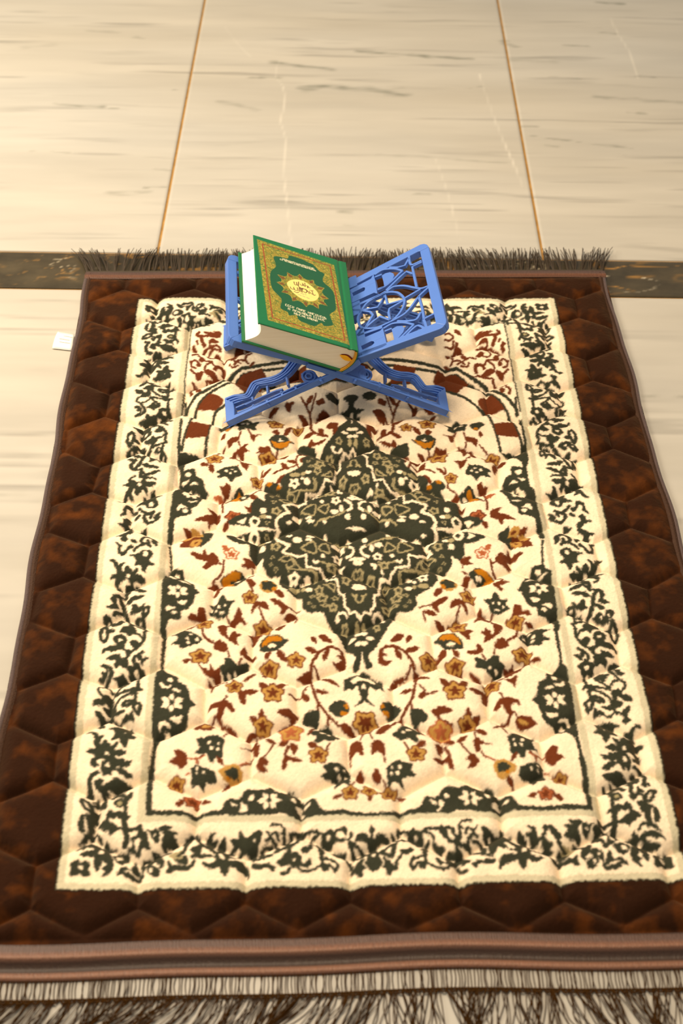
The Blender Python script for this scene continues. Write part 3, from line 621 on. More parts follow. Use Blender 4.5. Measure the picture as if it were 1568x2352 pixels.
p = Pen(rf, 370, 1460, 300)
lines(p, R, [(18,[(500,0),(540,50),(660,120)]),(16,[(800,200),(820,270)]),(16,[(440,340),(480,400)]),(14,[(720,560),(800,570)]),(16,[(930,330),(970,270)]),(16,[(850,520),(880,570)]),(16,[(800,740),(760,790)]),(30,[(700,1010),(740,1080)]),(14,[(650,960),(610,1030)]),(14,[(800,1140),(750,1230)]),(14,[(310,1490),(450,1490),(510,1440)]),(14,[(440,1490),(440,1568)]),
    (16,[(1100,1440),(1050,1510),(950,1560)]),(16,[(1568,1020),(1500,1060),(1400,1110)]),(14,[(1150,1200),(1150,1290)]),(18,[(1360,1310),(1260,1440),(1200,1500)]),(18,[(1530,1340),(1490,1420),(1480,1568)])])
tul(p, [(115,95),(200,60),(190,15),(100,-25),(170,-25),(260,-75),(370,-30),(440,0),(495,60),(450,100),(350,130),(240,165),(210,120)], [(315,45,26,20),(325,92,26,20),(430,55,26,22),(360,-5,24,16)])
multi(p, R, [[(630,155),(690,60),(780,110),(800,180),(740,210),(680,190)],[(720,0),(830,40),(960,0),(890,40),(930,130),(870,100),(820,60)],[(480,390),(580,430),(590,360),(640,420),(700,400),(710,500),(690,550),(600,500),(520,470)],[(560,520),(640,570),(720,580),(640,630),(605,690),(600,640)],[(950,200),(1010,140),(1035,220),(1130,225),(1130,265),(1030,270),(960,240)],
    [(930,710),(980,690),(1080,680),(1170,690),(1090,740),(1020,740),(1010,840),(960,830)],[(560,900),(590,830),(700,805),(770,800),(850,850),(885,935),(830,930),(780,880),(740,960),(700,1020),(660,980),(680,890),(620,870)],[(740,1080),(800,1065),(860,1100),(920,1170),(840,1140)],[(385,1120),(450,1040),(560,1020),(640,1060),(600,1140),(500,1150)],
    [(95,1540),(190,1500),(160,1400),(240,1390),(310,1450),(300,1530),(270,1568),(200,1568)],[(1060,990),(1150,1010),(1100,1070)],[(950,1365),(1050,1340),(1130,1280),(1180,1320),(1160,1440),(1110,1420),(1100,1350)],[(1390,940),(1450,900),(1568,890),(1568,980),(1480,960)],[(1250,1240),(1320,1250),(1380,1310),(1300,1310)],[(1180,1490),(1280,1540),(1200,1568),(1140,1568)]])
p.leaf(T, (490,1110), (620,1055), 44)
p.ros(470, 265, 132, 92); leaves(p, R, [((250,325),(370,312),42),((980,580),(1145,465),46),((1180,590),(1300,690),84),((1390,650),(1515,545),72),((1195,1030),(1210,905),62),((1005,1228),(1165,1168),62),((1245,292),(1315,205),62),((1395,195),(1505,335),84),((1220,510),(1305,435),52)])
tul(p, [(760,290),(830,290),(910,345),(960,330),(1055,320),(1040,380),(1060,415),(960,450),(900,490),(780,530),(740,460),(705,385),(770,350)], [(810,450,26),(885,425,22),(940,460,15)])
p.ros(880, 640, 108, 82)
tul(p, [(430,1250),(520,1240),(620,1210),(700,1220),(760,1270),(740,1370),(740,1480),(650,1480),(630,1530),(580,1530),(550,1440),(410,1425),(470,1360),(440,1290)], [(580,1300,26),(605,1365,25),(680,1375,25),(690,1310,22)])
p.ros(1340, 710, 142, 120); p.ros(1220, 1090, 122, 108); p.ros(1300, 390, 122, 86); p.ros(1568, 320, 60, 80)
p.poly(G, [(1180,170),(1200,80),(1280,0),(1420,0),(1480,50),(1525,60),(1460,130),(1400,190),(1320,200),(1210,200)]); p.poly(O, [(1210,150),(1230,70),(1300,5),(1410,10),(1460,60),(1420,80),(1340,80),(1270,110)]); p.dot(C, 1330, 135, 55, 30)

p = Pen(rf, 330, 1740, 500)
lines(p, LRUST, [(8,[(310,15),(400,15),(440,0)]),(8,[(385,15),(385,60)]),(8,[(690,60),(760,20)]),(8,[(300,135),(335,125)])])
multi(p, R, [[(185,45),(250,0),(310,10),(310,60),(270,100),(240,70)],[(610,165),(625,200),(570,245),(580,190)],[(815,50),(850,0),(900,40),(865,60),(895,100),(830,90)],[(1020,0),(1130,20),(1110,45),(1040,25),(1010,95),(995,80)]])
tul(p, [(345,90),(390,70),(470,95),(510,110),(525,175),(450,185),(430,235),(390,200),(340,205),(350,150)], [(382,92,14),(432,116,13),(382,124,10)])
p.leaf(R, (525,0), (578,68), 32); p.poly(T, [(535,105),(590,65),(660,50),(710,90),(700,150),(660,195),(600,160),(570,150)]); p.poly(G, [(585,100),(640,70),(680,90),(680,140),(630,140),(600,130)]); p.dot(O, 610, 140, 16, 12)
p.ros(235, 185, 66, 46); p.ros(350, 310, 62, 50, .3, R, LRUST, R); leaves(p, R, [((228,358),(302,308),42),((418,315),(488,327),38)])
p = Pen(rf, 660, 1760, 300)
tul(p, [(400,130),(470,80),(430,10),(600,-40),(700,0),(750,60),(750,130),(740,240),(660,200),(560,280),(580,170)], [(590,35,28),(622,105,26),(700,110,24),(680,40,20)])
p.poly(R, [(820,140),(865,50),(930,120),(880,190),(830,170)]); p.line(R, 14, [(800,170),(780,240)]); p.ros(755, 330, 108, 92); p.leaf(R, (548,402), (668,345), 48); p.ros(983, 300, 96, 80, .94); p.leaf(R, (980,360), (988,440), 46)

p = Pen(rf, 640, 1460, 340)
lines(p, R, [(24,[(430,180),(350,300),(340,480),(370,600),(410,700),(520,850),(640,950)]),(24,[(430,180),(530,125),(640,135)]),(16,[(370,320),(440,450)]),(14,[(310,530),(260,590)]),(14,[(110,620),(240,645)]),(16,[(410,720),(410,800)]),(16,[(520,870),(525,940)]),(16,[(540,1150),(500,1230)]),(16,[(150,900),(120,950)]),(16,[(100,1170),(70,1290)]),(26,[(370,960),(310,1060)]),(14,[(890,1030),(860,1110)]),(14,[(760,1310),(760,1370)])])
multi(p, R, [[(640,135),(690,170),(710,300),(640,330),(570,280),(630,280),(670,230),(610,215),(660,190)],[(190,465),(280,400),(340,380),(330,460)],[(420,440),(520,445),(600,500),(640,555),(560,520),(500,480)],[(245,600),(280,610),(330,670),(290,700),(255,660)],[(640,960),(700,930),(780,980),(825,1050),(720,1030)],[(0,840),(60,800),(210,820),(150,900),(110,870)],[(120,1140),(200,1180),(170,1270),(130,1220)],
    [(80,1290),(240,1330),(200,1350),(90,1330),(80,1400),(50,1420),(40,1380)],[(750,1210),(760,1140),(820,1120),(880,1150),(890,1280),(820,1240),(760,1300)]])
leaves(p, R, [((270,140),(432,188),62),((468,268),(532,130),52),((418,8),(568,72),72),((340,15),(402,92),52),((378,588),(528,612),46),((0,1182),(112,1108),62),((305,1148),(415,1195),72)])
p.ros(185, 275, 98, 86); p.poly(G, [(525,790),(580,710),(660,690),(740,740),(740,800),(660,870),(580,840)]); p.dot(O, 690, 825, 40, 26); p.dot(O, 718, 752, 22, 26)
p.poly(G, [(250,880),(300,810),(420,800),(430,880),(400,960),(340,930),(270,910)])
tul(p, [(340,1040),(440,960),(530,950),(600,1030),(650,1070),(560,1130),(480,1110),(420,1150),(380,1130),(400,1080)], [(470,1010,40,18),(530,1040,24,16)])
p.ros(420, 1280, 108, 92); p.ros(130, 1030, 132, 110, .3, LRUST, TAN, LRUST); p.ros(898, 910, 122, 115, .94)
p.poly(G, [(900,385),(840,380),(770,440),(690,470),(700,540),(690,590),(740,560),(780,580),(830,530),(850,560),(860,620),(880,670),(800,760),(860,720),(900,690)]); p.poly(C, [(890,420),(830,410),(760,470),(780,510),(830,490),(895,460)]); p.poly(C, [(893,500),(895,600),(870,540)])
p = Pen(rf, 490, 740, 560)
lines(p, R, [(10,[(560,490),(620,600),(630,690),(645,728)]),(8,[(660,470),(625,590)]),(8,[(655,660),(690,630)])])
leaves(p, R, [((545,605),(628,655),28),((640,478),(590,560),26),((470,525),(492,592),38),((725,690),(805,660),40),((420,560),(350,590),26),((520,520),(470,560),22)])
p.poly(R, [(665,610),(700,570),(750,580),(720,625),(680,632)]); p.poly(R, [(660,520),(700,500),(715,530),(670,545)])
p.poly(G, [(895,485),(835,490),(870,530),(860,560),(800,570),(860,590),(895,640)]); p.poly(G, [(720,480),(760,455),(810,480),(790,510),(740,505)]); p.dot(C, 890, 590, 16, 16)
p = Pen(rf, 640, 960, 340)
lines(p, R, [(20,[(340,0),(340,130),(420,190),(520,210)]),(16,[(410,0),(380,60)])])
leaves(p, R, [((240,0),(342,82),54),((265,218),(385,168),42),((430,125),(472,205),58),((55,195),(138,95),48),((470,0),(400,10),40)])
p.poly(R, [(505,100),(560,95),(620,80),(620,150),(580,200),(570,120)]); p.ros(200, 112, 66, 46)
p.poly(G, [(205,280),(260,290),(330,310),(380,330),(390,400),(300,390),(200,380)]); p.poly(R, [(320,280),(350,240),(380,280),(500,240),(440,290),(330,310)])

# ---- medallion, lower left quarter
rm = new_ras()
def wpx(L): return np.array([idpx(x, y) for x, y in L])
MED = [(520,1231),(550,1249),(573,1252),(573,1275),(587,1290),(605,1280),(604,1298),(618,1316),(644,1318),(640,1334),(652,1350),(694,1374),(694,1392),(710,1407),(741,1408),(753,1428),(768,1448),(787,1474),(798,1491),(818,1508),(810,1528),(815,1534),(827,1523),(832,1400),(820,1220),(600,1220)]
rm.fill(smooth_closed(wpx(MED), 3), GREEN)
# inner zigzag
def mline(c, w, pen, L): pen.line(c, w, L)
m2 = Pen(rm, 640, 1220, 340); m3 = Pen(rm, 520, 1060, 300)
def zig(pen, c, w, L):
    P = np.asarray(L, float)
    for a, b in zip(P[:-1], P[1:]):
        d = (b - a) / np.hypot(*(b - a)) * w * .4
        pen.r.fill(pen.m(ribbon(np.array([a - d, b + d]), w)), c)
zig(m2, C, 31, [(0,105),(100,165),(40,230),(200,280),(290,260),(290,385),(430,400),(490,470),(510,530),(610,515),(630,600),(640,680),(690,690),(695,810),(740,850),(750,890),(810,870),(872,950)])
m3.line(C, 42, [(640,800),(598,850),(595,900),(620,950),(690,990),(770,1025)])
m3.dot(C, 330, 900, 72, 68); m3.dot(G, 335, 900, 30, 26); m3.dot(C, 430, 1040, 44, 40); m3.dot(C, 495, 955, 40, 24); m3.ros(590, 1030, 62, 52, 0, K, K, G); m3.poly(C, [(120,900),(200,860),(215,900),(230,950)]); m3.dot(K, 430, 960, 40, 30)
lines(m2, K, [(14,[(0,320),(40,280),(110,270),(170,330),(230,410)]),(14,[(0,300),(80,330),(140,310),(160,370),(90,390)]),(14,[(240,410),(400,440),(400,540)]),(14,[(100,400),(250,420),(380,430),(380,560)]),(16,[(470,570),(540,610),(590,660)]),(14,[(500,570),(590,580),(590,650)]),(14,[(110,440),(90,400),(80,350)])])
m2.ros(160, 495, 66, 62, .2, C, C, C); m2.dot(G, 160, 495, 18, 16); m2.dot(C, 305, 512, 40, 48); m2.dot(C, 252, 552, 26, 22); m2.dot(K, 165, 600, 60, 26); m2.dot(C, 320, 625, 44, 24); m2.dot(K, 260, 610, 24, 22)
for x, y, rx, ry in [(430, 640, 48, 56), (460, 725, 62, 48), (575, 825, 50, 48), (360, 700, 34, 18), (600, 730, 44, 22), (490, 800, 50, 20)]: m2.ros(x, y, rx, ry, .4, K, K, G)
m2.line(C, 32, [(610,940),(640,885),(700,885),(728,935)]); m2.dot(C, 622, 952, 28, 24); m2.ros(700, 1030, 40, 52, 0, K, K, G); m2.dot(C, 838, 1090, 40, 26); m2.leaf(C, (730,1160), (835,1130), 48); m2.dot(C, 845, 1195, 44, 28); m2.dot(K, 830, 1010, 24, 50)
# inside the zigzag
m2.line(K, 16, [(380,15),(450,65),(560,95),(640,120),(720,165)]); m1 = Pen(rm, 640, 960, 340)
m1.dot(C, 740, 1300, 34, 36); m1.dot(C, 490, 1245, 24, 30); m1.dot(K, 470, 1270, 34, 16)
for x, y, rx, ry in [(195,1300,55,34),(110,1250,38,16),(335,1262,48,20),(320,1300,40,18)]: m1.dot(C, x, y, rx, ry)
m2.line(K, 16, [(235,190),(370,120),(390,240)], True); m2.line(K, 18, [(420,190),(500,130),(540,230),(470,220)], True)
m2.line(C, 34, [(730,160),(785,195),(775,255),(705,285)]); m2.dot(C, 672, 190, 28, 42); m2.dot(C, 600, 155, 52, 28); m2.dot(C, 466, 272, 30, 24); m2.ros(620, 280, 58, 46, .3, C, C, C); m2.dot(G, 620, 280, 14)
m2.line(C, 30, [(360,310),(390,345),(430,322)]); m2.ros(560, 380, 60, 40, .2, K, K, G); m2.leaf(C, (640,350), (670,440), 48); m2.leaf(C, (570,490), (600,410), 36); m2.dot(C, 685, 372, 24, 20); m2.line(K, 14, [(430,330),(520,350),(620,340)])
m2.leaf(C, (735,310), (885,300), 46); m2.dot(C, 815, 348, 36, 26); m2.ros(715, 530, 48, 66, 0, K, K, G); m2.ros(820, 445, 44, 44, .5, K, K, G); m2.poly(C, [(765,625),(790,580),(845,568),(845,640)]); m2.line(K, 20, [(770,680),(800,700),(835,690)]); m2.line(K, 16, [(815,700),(820,750),(850,775)]); m2.dot(K, 640, 620, 10)

# ---- compose the weave
nyR, nxR = rb.a.shape
base = np.full((nyR, nxR), BROWN, np.uint8)
px = (np.arange(nxR) + .5) * RES - PE; py = (np.arange(nyR) + .5) * RES - QE
PX, PY = np.meshgrid(px, py)
cream = (np.abs(PX) < CA) & (np.abs(PY) < CB)
edge = (np.abs(PX) < CA + .0016) & (np.abs(PY) < CB + .0016)
base[edge] = DKEDGE; base[cream] = CREAM
base[cream & ((np.abs(PX) > CA - .0062) | (np.abs(PY) > CB - .0062))] = TAUPE
infield = (np.abs(PX) < CC) & (PY > -CE) & (PY < CE + .022)
ring = (np.abs(PX) < CC + .0066) & (PY > -CE - .0066) & (PY < CE + .022 + .0066) & ~infield
base[ring & cream] = TAUPE
top_line = infield & ((PY > CE + .022 - .0022) | (np.abs(PX) > CC - .0016) & (PY > .20))
base[top_line] = GREEN
def quad(a):
    h, w = a.shape; q = a[:h // 2, :w // 2]; L = np.vstack([q, q[::-1]]); return np.hstack([L, L[:, ::-1]])
def half(a):
    w = a.shape[1]; L = a[:, :w // 2]; return np.hstack([L, L[:, ::-1]])
def thicken(a, ids):
    a = a.copy()
    for i in ids:
        mk = a == i; g = mk.copy()
        g[1:] |= mk[:-1]; g[:-1] |= mk[1:]; g[:, 1:] |= mk[:, :-1]; g[:, :-1] |= mk[:, 1:]
        a[g & (a == 255)] = i
    return a
for lay in (quad(thicken(rb.a, (GREEN,))), half(rf.a), quad(rm.a)):
    mk = lay != 255; base[mk] = lay[mk]
# the dark yarns spread a little into the cream
def spread(a, ids, n):
    for _ in range(n):
        for i in ids:
            mk = a == i; g = mk.copy()
            g[1:] |= mk[:-1]; g[:-1] |= mk[1:]; g[:, 1:] |= mk[:, :-1]; g[:, :-1] |= mk[:, 1:]
            a[g & (a == CREAM)] = i
# small olive sprigs fill the plain ground of the medallion
mg = quad(rm.a); rs0 = np.random.RandomState(11); sprig = Raster(-PE, PE, -QE, QE, RES)
tt = np.linspace(0, 2 * np.pi, 20, endpoint=False); taken = []
for _ in range(9000):
    x = rs0.uniform(-.13, 0); y = rs0.uniform(-.19, 0); r0 = rs0.uniform(.0022, .0042)
    i = int((x + PE) / RES); j = int((y + QE) / RES); w = int((r0 + .0028) / RES)
    if (mg[j - w:j + w + 1, i - w:i + w + 1] != GREEN).any(): continue
    if any((x - a) ** 2 + (y - b) ** 2 < (r0 + c + .0016) ** 2 for a, b, c in taken): continue
    if abs(y) < .02 and abs(x) < .09: continue
    taken.append((x, y, r0)); rr = r0 * (.8 + .3 * np.cos(rs0.randint(3, 6) * tt + rs0.rand() * 6))
    sprig.fill(np.stack([x + rr * np.cos(tt), y + rr * np.sin(tt)], 1), OLIVE)
    sprig.fill(np.stack([x + .45 * r0 * np.cos(tt), y + .45 * r0 * np.sin(tt)], 1), GREEN)
sg = quad(sprig.a); base[sg != 255] = sg[sg != 255]
spread(base, (GREEN, RUST, LRUST), 1)
IMG = PALETTE[base]
def blur(A):
    A = (np.roll(A, 1, 0) + 2 * A + np.roll(A, -1, 0)) / 4
    return (np.roll(A, 1, 1) + 2 * A + np.roll(A, -1, 1)) / 4
IMG = blur(blur(IMG))

# ---- quilted pile
STEP = 0.001
xs = np.arange(-HP, HP + STEP / 2, STEP); ys = np.arange(Q_BOT, Q_TOP + STEP / 2, STEP)
P_, Q_ = np.meshgrid(xs, ys)
ip, iq = ideal(P_.ravel(), Q_.ravel())
rng = np.random.RandomState(7)
j1 = value_noise(P_, Q_, 480, 1).ravel() - .5; j2 = value_noise(P_, Q_, 480, 2).ravel() - .5
j3 = value_noise(P_, Q_, 60, 12).ravel() - .5
su = (ip + j1 * .0014 + PE) / RES; sv = (iq + j2 * .0022 + j3 * .001 + QE) / RES
outside = (np.abs(ip) > CA + .0025) | (np.abs(iq) > CB + .0025)
iu = np.clip(su.astype(int), 0, nxR - 1); iv = np.clip(sv.astype(int), 0, nyR - 1)
COLr = IMG[iv, iu]; COLr[outside] = PALETTE[BROWN]
# worn/brushed nap: warmer, lighter streaks in the brown velvet
nap = value_noise(P_, Q_, 22, 14, 4, .6).ravel(); nap2 = value_noise(P_, Q_, 75, 19, 3).ravel()
k = np.clip((nap * .55 + nap2 * .45 - .47) * 3, 0, 1) * outside
COLr = COLr * (1 - k[:, None] * .6) + np.array(lin((112, 58, 14))) * (k[:, None] * .6)
COLr *= (0.93 + .14 * rng.rand(len(COLr)))[:, None]
# seams (hexagonal quilting)
Wq, Tq, Aq, Q0 = 0.0906, 0.1322, 0.0255, 0.6595 - RC[1]
P0 = -0.1415 - RC[0]
wob = .0035
xx = P_ + wob * (value_noise(P_, Q_, 14, 24) - .5) * 2; yy = Q_ + wob * (value_noise(P_, Q_, 14, 25) - .5) * 2
fx = (xx - P0 + Wq / 2) % Wq - Wq / 2; fy = (yy - Q0) % Tq
segs = []
for kx in (-1, 0, 1):
    for ky in (-1, 0, 1):
        ox, oy = kx * Wq, ky * Tq; Vs = Tq / 2 - Aq
        A0 = (ox, oy); A1 = (ox + Wq / 2, oy - Aq); A2 = (ox - Wq / 2, oy - Aq); B0 = (ox, oy + Vs)
        B1 = (ox + Wq / 2, oy + Vs + Aq); B2 = (ox - Wq / 2, oy + Vs + Aq); D1 = (ox + Wq / 2, oy + Vs + Aq + Vs)
        segs += [(A0, A1), (A0, A2), (A0, B0), (B0, B1), (B0, B2), (B1, D1)]
dmin = np.full(P_.shape, 9.0, np.float32); fx = fx.astype(np.float32); fy = fy.astype(np.float32)
for (a, b) in segs:
    if max(a[0], b[0]) < -Wq * .8 or min(a[0], b[0]) > Wq * .8 or max(a[1], b[1]) < -.04 or min(a[1], b[1]) > Tq + .04: continue
    vx, vy = b[0] - a[0], b[1] - a[1]; L2 = vx * vx + vy * vy
    t = np.clip(((fx - a[0]) * vx + (fy - a[1]) * vy) / L2, 0, 1)
    dmin = np.minimum(dmin, np.hypot(fx - a[0] - t * vx, fy - a[1] - t * vy))
puff = 1 - np.exp(-(dmin / .0058) ** 1.2)
dedge = np.minimum.reduce([HP - np.abs(P_), Q_ - Q_BOT, Q_TOP - Q_])
em = np.clip((dedge - .0065) / .016, 0, 1); em = em * (2 - em)
Z = .0048 + .0086 * puff * em * (.75 + .5 * value_noise(P_, Q_, 9, 27)) + .0012 * (value_noise(P_, Q_, 22, 28, 2) - .5)
Z += .0004 * (rng.rand(*P_.shape) - .5) + .0003 * (value_noise(P_, Q_, 350, 29) - .5)
rug = empty('prayer_rug', (*(RC[0] * rU + RC[1] * rV), 0), RY)
tag(rug, 'quilted plush prayer rug with brown border and floral medallion design on marble floor', 'rug')
mat_pile = mat_attr('plush_pile', rough=.92, spec=.08, sheen=.12, sheen_tint=(1, .6, .3), nscale=35, namt=.10)
pile = link('pile', grid_mesh('pile', P_, Q_, Z, COLr), mat_pile, rug)

# ---- bindings, hems and fringe
def sweep(name, path, prof, mat, parent, cols=None):
    """profile (list of (side, height)) swept along a 2-D path in rug axes"""
    P = np.asarray(path, float); d = np.gradient(P, axis=0); d /= np.linalg.norm(d, axis=1, keepdims=True)
    n = np.stack([-d[:, 1], d[:, 0]], 1); pr = np.asarray(prof, float)
    X = P[:, None, 0] + n[:, None, 0] * pr[None, :, 0]; Y = P[:, None, 1] + n[:, None, 1] * pr[None, :, 0]
    Zz = np.broadcast_to(pr[None, :, 1], X.shape)
    Cc = None if cols is None else np.broadcast_to(np.array([lin(c) for c in cols])[None], X.shape + (3,))[::-1]
    return link(name, grid_mesh(name, X[::-1], Y[::-1], Zz[::-1], Cc), mat, parent)
mat_bind = mat_basic('mauve_brown_binding', lin((80, 61, 56)), .62, .3, sheen=.15, bump=.5, bscale=900, var=.25, vscale=250)
mat_stitch = mat_basic('stitching', lin((66, 43, 28)), .7, .2, bump=.6, bscale=700, var=.3, vscale=400)
mat_hem = mat_attr('satin_hem_tape', rough=.45, spec=.35, nscale=900, namt=.22, bump=.35, bscale=900, stretch=(1, .12, 1))
mat_thread = mat_basic('fringe_thread', lin((62, 38, 10)), .8, .05, var=.35, vscale=120)
def tube_prof(r, c=(0, 0), n=12): return [(c[0] + r * math.cos(a), c[1] + r * math.sin(a)) for a in np.linspace(0, 2 * math.pi, n + 1)]
yq = np.linspace(Q_BOT - .01, Q_TOP + .006, 160)
for s in (-1, 1):
    wob_s = .0015 * np.sin(yq * 23 + s) + .0008 * np.sin(yq * 51)
    path = np.stack([s * (HP - .001) + wob_s, yq], 1)
    sweep('side_binding', path, [(a * 1.0, b) for a, b in tube_prof(.0027, (0, .0034))], mat_bind, rug)
    path2 = np.stack([s * (HP - .0056) + wob_s, yq], 1)
    sweep('stitched_edge', path2, [(-.0036, .0046), (-.0024, .0060), (-.0008, .0062), (0, .0070), (.0009, .0062), (.0022, .0058), (.0034, .0044)], mat_stitch, rug)
xq = np.linspace(-HP - .002, HP + .002, 240)
def hem_wob(x): return .0022 * np.sin(x * 11 + 1) + .0012 * np.sin(x * 27)
# near hem: ridged tape
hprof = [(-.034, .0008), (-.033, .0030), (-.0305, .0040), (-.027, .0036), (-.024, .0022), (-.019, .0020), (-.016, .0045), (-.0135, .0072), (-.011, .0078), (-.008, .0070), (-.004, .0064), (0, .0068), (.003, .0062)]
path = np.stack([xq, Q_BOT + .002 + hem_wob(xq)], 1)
MV, SA, DK = (86, 62, 52), (128, 88, 66), (58, 41, 31)  # salmon yarn stripes, with ridge highlights and groove shade also painted into the colours
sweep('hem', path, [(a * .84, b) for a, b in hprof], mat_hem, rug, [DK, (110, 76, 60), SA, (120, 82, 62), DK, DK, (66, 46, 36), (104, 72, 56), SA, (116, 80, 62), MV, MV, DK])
path = np.stack([xq[::-1], (Q_TOP - .002 + .5 * hem_wob(xq))[::-1]], 1)
sweep('hem', path, [(-.016, .001), (-.0155, .0045), (-.012, .0066), (-.008, .0062), (-.005, .0076), (-.002, .0080), (.003, .006)], mat_hem, rug, [MV, (78, 60, 54), (78, 60, 54), MV, MV, (104, 66, 46), (80, 50, 34)])

class Threads:
    """many thin strands collected into one mesh"""
    def __init__(s): s.v = []; s.f = []
    def add(s, pts, r0, r1=None, n=4):
        P = smooth_open(np.asarray(pts, float), 4) if len(pts) > 2 else np.asarray(pts, float)
        r1 = r0 if r1 is None else r1
        d = np.gradient(P, axis=0); d /= np.linalg.norm(d, axis=1, keepdims=True) + 1e-9
        a = np.cross(d, [0, 0, 1.0]); a /= np.linalg.norm(a, axis=1, keepdims=True) + 1e-9; b = np.cross(a, d)
        o = len(s.v)
        for i, q in enumerate(P):
            r = r0 + (r1 - r0) * i / (len(P) - 1)
            for k_ in range(n):
                t = 2 * math.pi * k_ / n; s.v.append(tuple(q + r * (math.cos(t) * a[i] + math.sin(t) * b[i])))
        for i in range(len(P) - 1):
            for k_ in range(n):
                s.f.append((o + i * n + k_, o + i * n + (k_ + 1) % n, o + (i + 1) * n + (k_ + 1) % n, o + (i + 1) * n + k_))
    def build(s, name, mat, parent):
        me = bpy.data.meshes.new(name); me.from_pydata(s.v, [], s.f); me.update()
        return link(name, me, mat, parent, True)
random.seed(5)
U_ = random.uniform
# near fringe: open header of upright yarns, a knotted cord, loose strands
head_y = lambda x: Q_BOT - .0255 + hem_wob(np.array(x)) * 1.0
cord_y = lambda x: Q_BOT - .0435 + hem_wob(np.array(x)) * .8
T1 = Threads(); x = -HP
while x < HP:
    y0 = float(head_y(x)); y1 = float(cord_y(x)); bend = U_(-.0016, .0016)
    T1.add([(x, y0 + .002, .0022), (x + bend, (y0 + y1) / 2, .0024), (x + U_(-.0008, .0008), y1, .0018)], .00044)
    x += U_(.0013, .0029) if random.random() < .85 else U_(.003, .0045)
tag(T1.build('fringe_header', mat_thread, rug), kind='stuff')
T2 = Threads()
T2.add([(a, float(cord_y(a)), .0018) for a in np.linspace(-HP, HP, 160)], .0010, n=6)
tag(T2.build('fringe_cord', mat_thread, rug))
T3 = Threads(); x = -HP + .002
while x < HP:
    y1 = float(cord_y(x)); lean = -.030 if x < -.05 else (-.012 if x < .05 else (.004 if x < .2 else .014))
    lean += .012 * math.sin(x * 45) + .006 * math.sin(x * 130)
    T3.add([(x - .003, y1 - .0002, .0016), (x - .0012, y1 - .0030, .0026), (x + .0012, y1 - .0030, .0026), (x + .003, y1 - .0002, .0016)], .0008)
    for _ in range(random.randint(4, 6)):
        sx = x + U_(-.0035, .0035); L = U_(.030, .046); e = lean + U_(-.011, .011)
        zz = U_(.0006, .0030)
        T3.add([(sx, y1 - .001, .0018), (sx + e * .25 + U_(-.002, .002), y1 - L * .35, zz + .001), (sx + e * .65 + U_(-.003, .003), y1 - L * .7, zz), (sx + e + U_(-.003, .003), y1 - L, .0008)], .00046, .00040)
    x += U_(.0062, .0078)
tag(T3.build('fringe', mat_thread, rug), kind='stuff')
# far fringe: shorter tufts
T4 = Threads(); x = -HP + .001
T4.add([(a, Q_TOP + .0125, .0035) for a in np.linspace(-HP, HP, 60)], .0024, n=6)
while x < HP:
    lean = .006 * math.sin(x * 60) + .004 * math.sin(x * 23 + 1) + (-.012 if x < -HP + .03 else 0) + (.008 if x > HP - .03 else 0)
    for _ in range(random.randint(6, 10)):
        sx = x + U_(-.0021, .0021); L = U_(.040, .060); e = lean + U_(-.006, .006); h = U_(.003, .010)
        T4.add([(sx * .5 + x * .5, Q_TOP + .010, .0035), (sx + e * .4 + U_(-.002, .002), Q_TOP + .013 + L * .45, h), (sx + e + U_(-.002, .002), Q_TOP + .013 + L, h * .5 + .0006)], .00062, .00045)
    x += U_(.0062, .0110)
tag(T4.build('fringe', mat_basic('dark_fringe_thread', lin((66, 54, 40)), .6, .3, var=.3, vscale=120), rug), kind='stuff')

# care label sewn under the left edge
lab = [rl(119, 798, .003), rl(165, 803, .003), rl(171, 768, .003), rl(133, 762, .003)]
lab = [(l[0], l[1]) for l in lab]
n_ = 8; Xl = np.zeros((n_, n_)); Yl = Xl.copy(); Zl = Xl.copy(); Cl = np.ones((n_, n_, 3)) * .8
for i in range(n_):
    for j in range(n_):
        a, b = i / (n_ - 1), j / (n_ - 1)
        q = (1 - a) * ((1 - b) * np.array(lab[0]) + b * np.array(lab[1])) + a * ((1 - b) * np.array(lab[3]) + b * np.array(lab[2]))
        Xl[i, j], Yl[i, j] = q; Zl[i, j] = .0016 + .0035 * math.sin(a * 2.6) * (1 - b * .3)
label = link('care_label', grid_mesh('care_label', Xl, Yl, Zl), mat_basic('white_satin_label', (.82, .80, .74), .5, .3), rug)
label['label'] = 'white sewn-in care label'
md = label.modifiers.new('t', 'SOLIDIFY'); md.thickness = .0004
Tl = Threads()
for i, (a, b0, b1) in enumerate([(.35, .30, .85), (.52, .25, .80), (.74, .45, .92)]):
    pts = []
    for b in np.linspace(b0, b1, 5):
        q = (1 - a) * ((1 - b) * np.array(lab[0]) + b * np.array(lab[1])) + a * ((1 - b) * np.array(lab[3]) + b * np.array(lab[2]))
        pts.append((q[0], q[1], .0017 + .0035 * math.sin(a * 2.6) * (1 - b * .3)))
    Tl.add(pts, .00028)
Tl.build('label_print', mat_basic('label_ink', lin((150, 130, 110)), .7, .1), label)

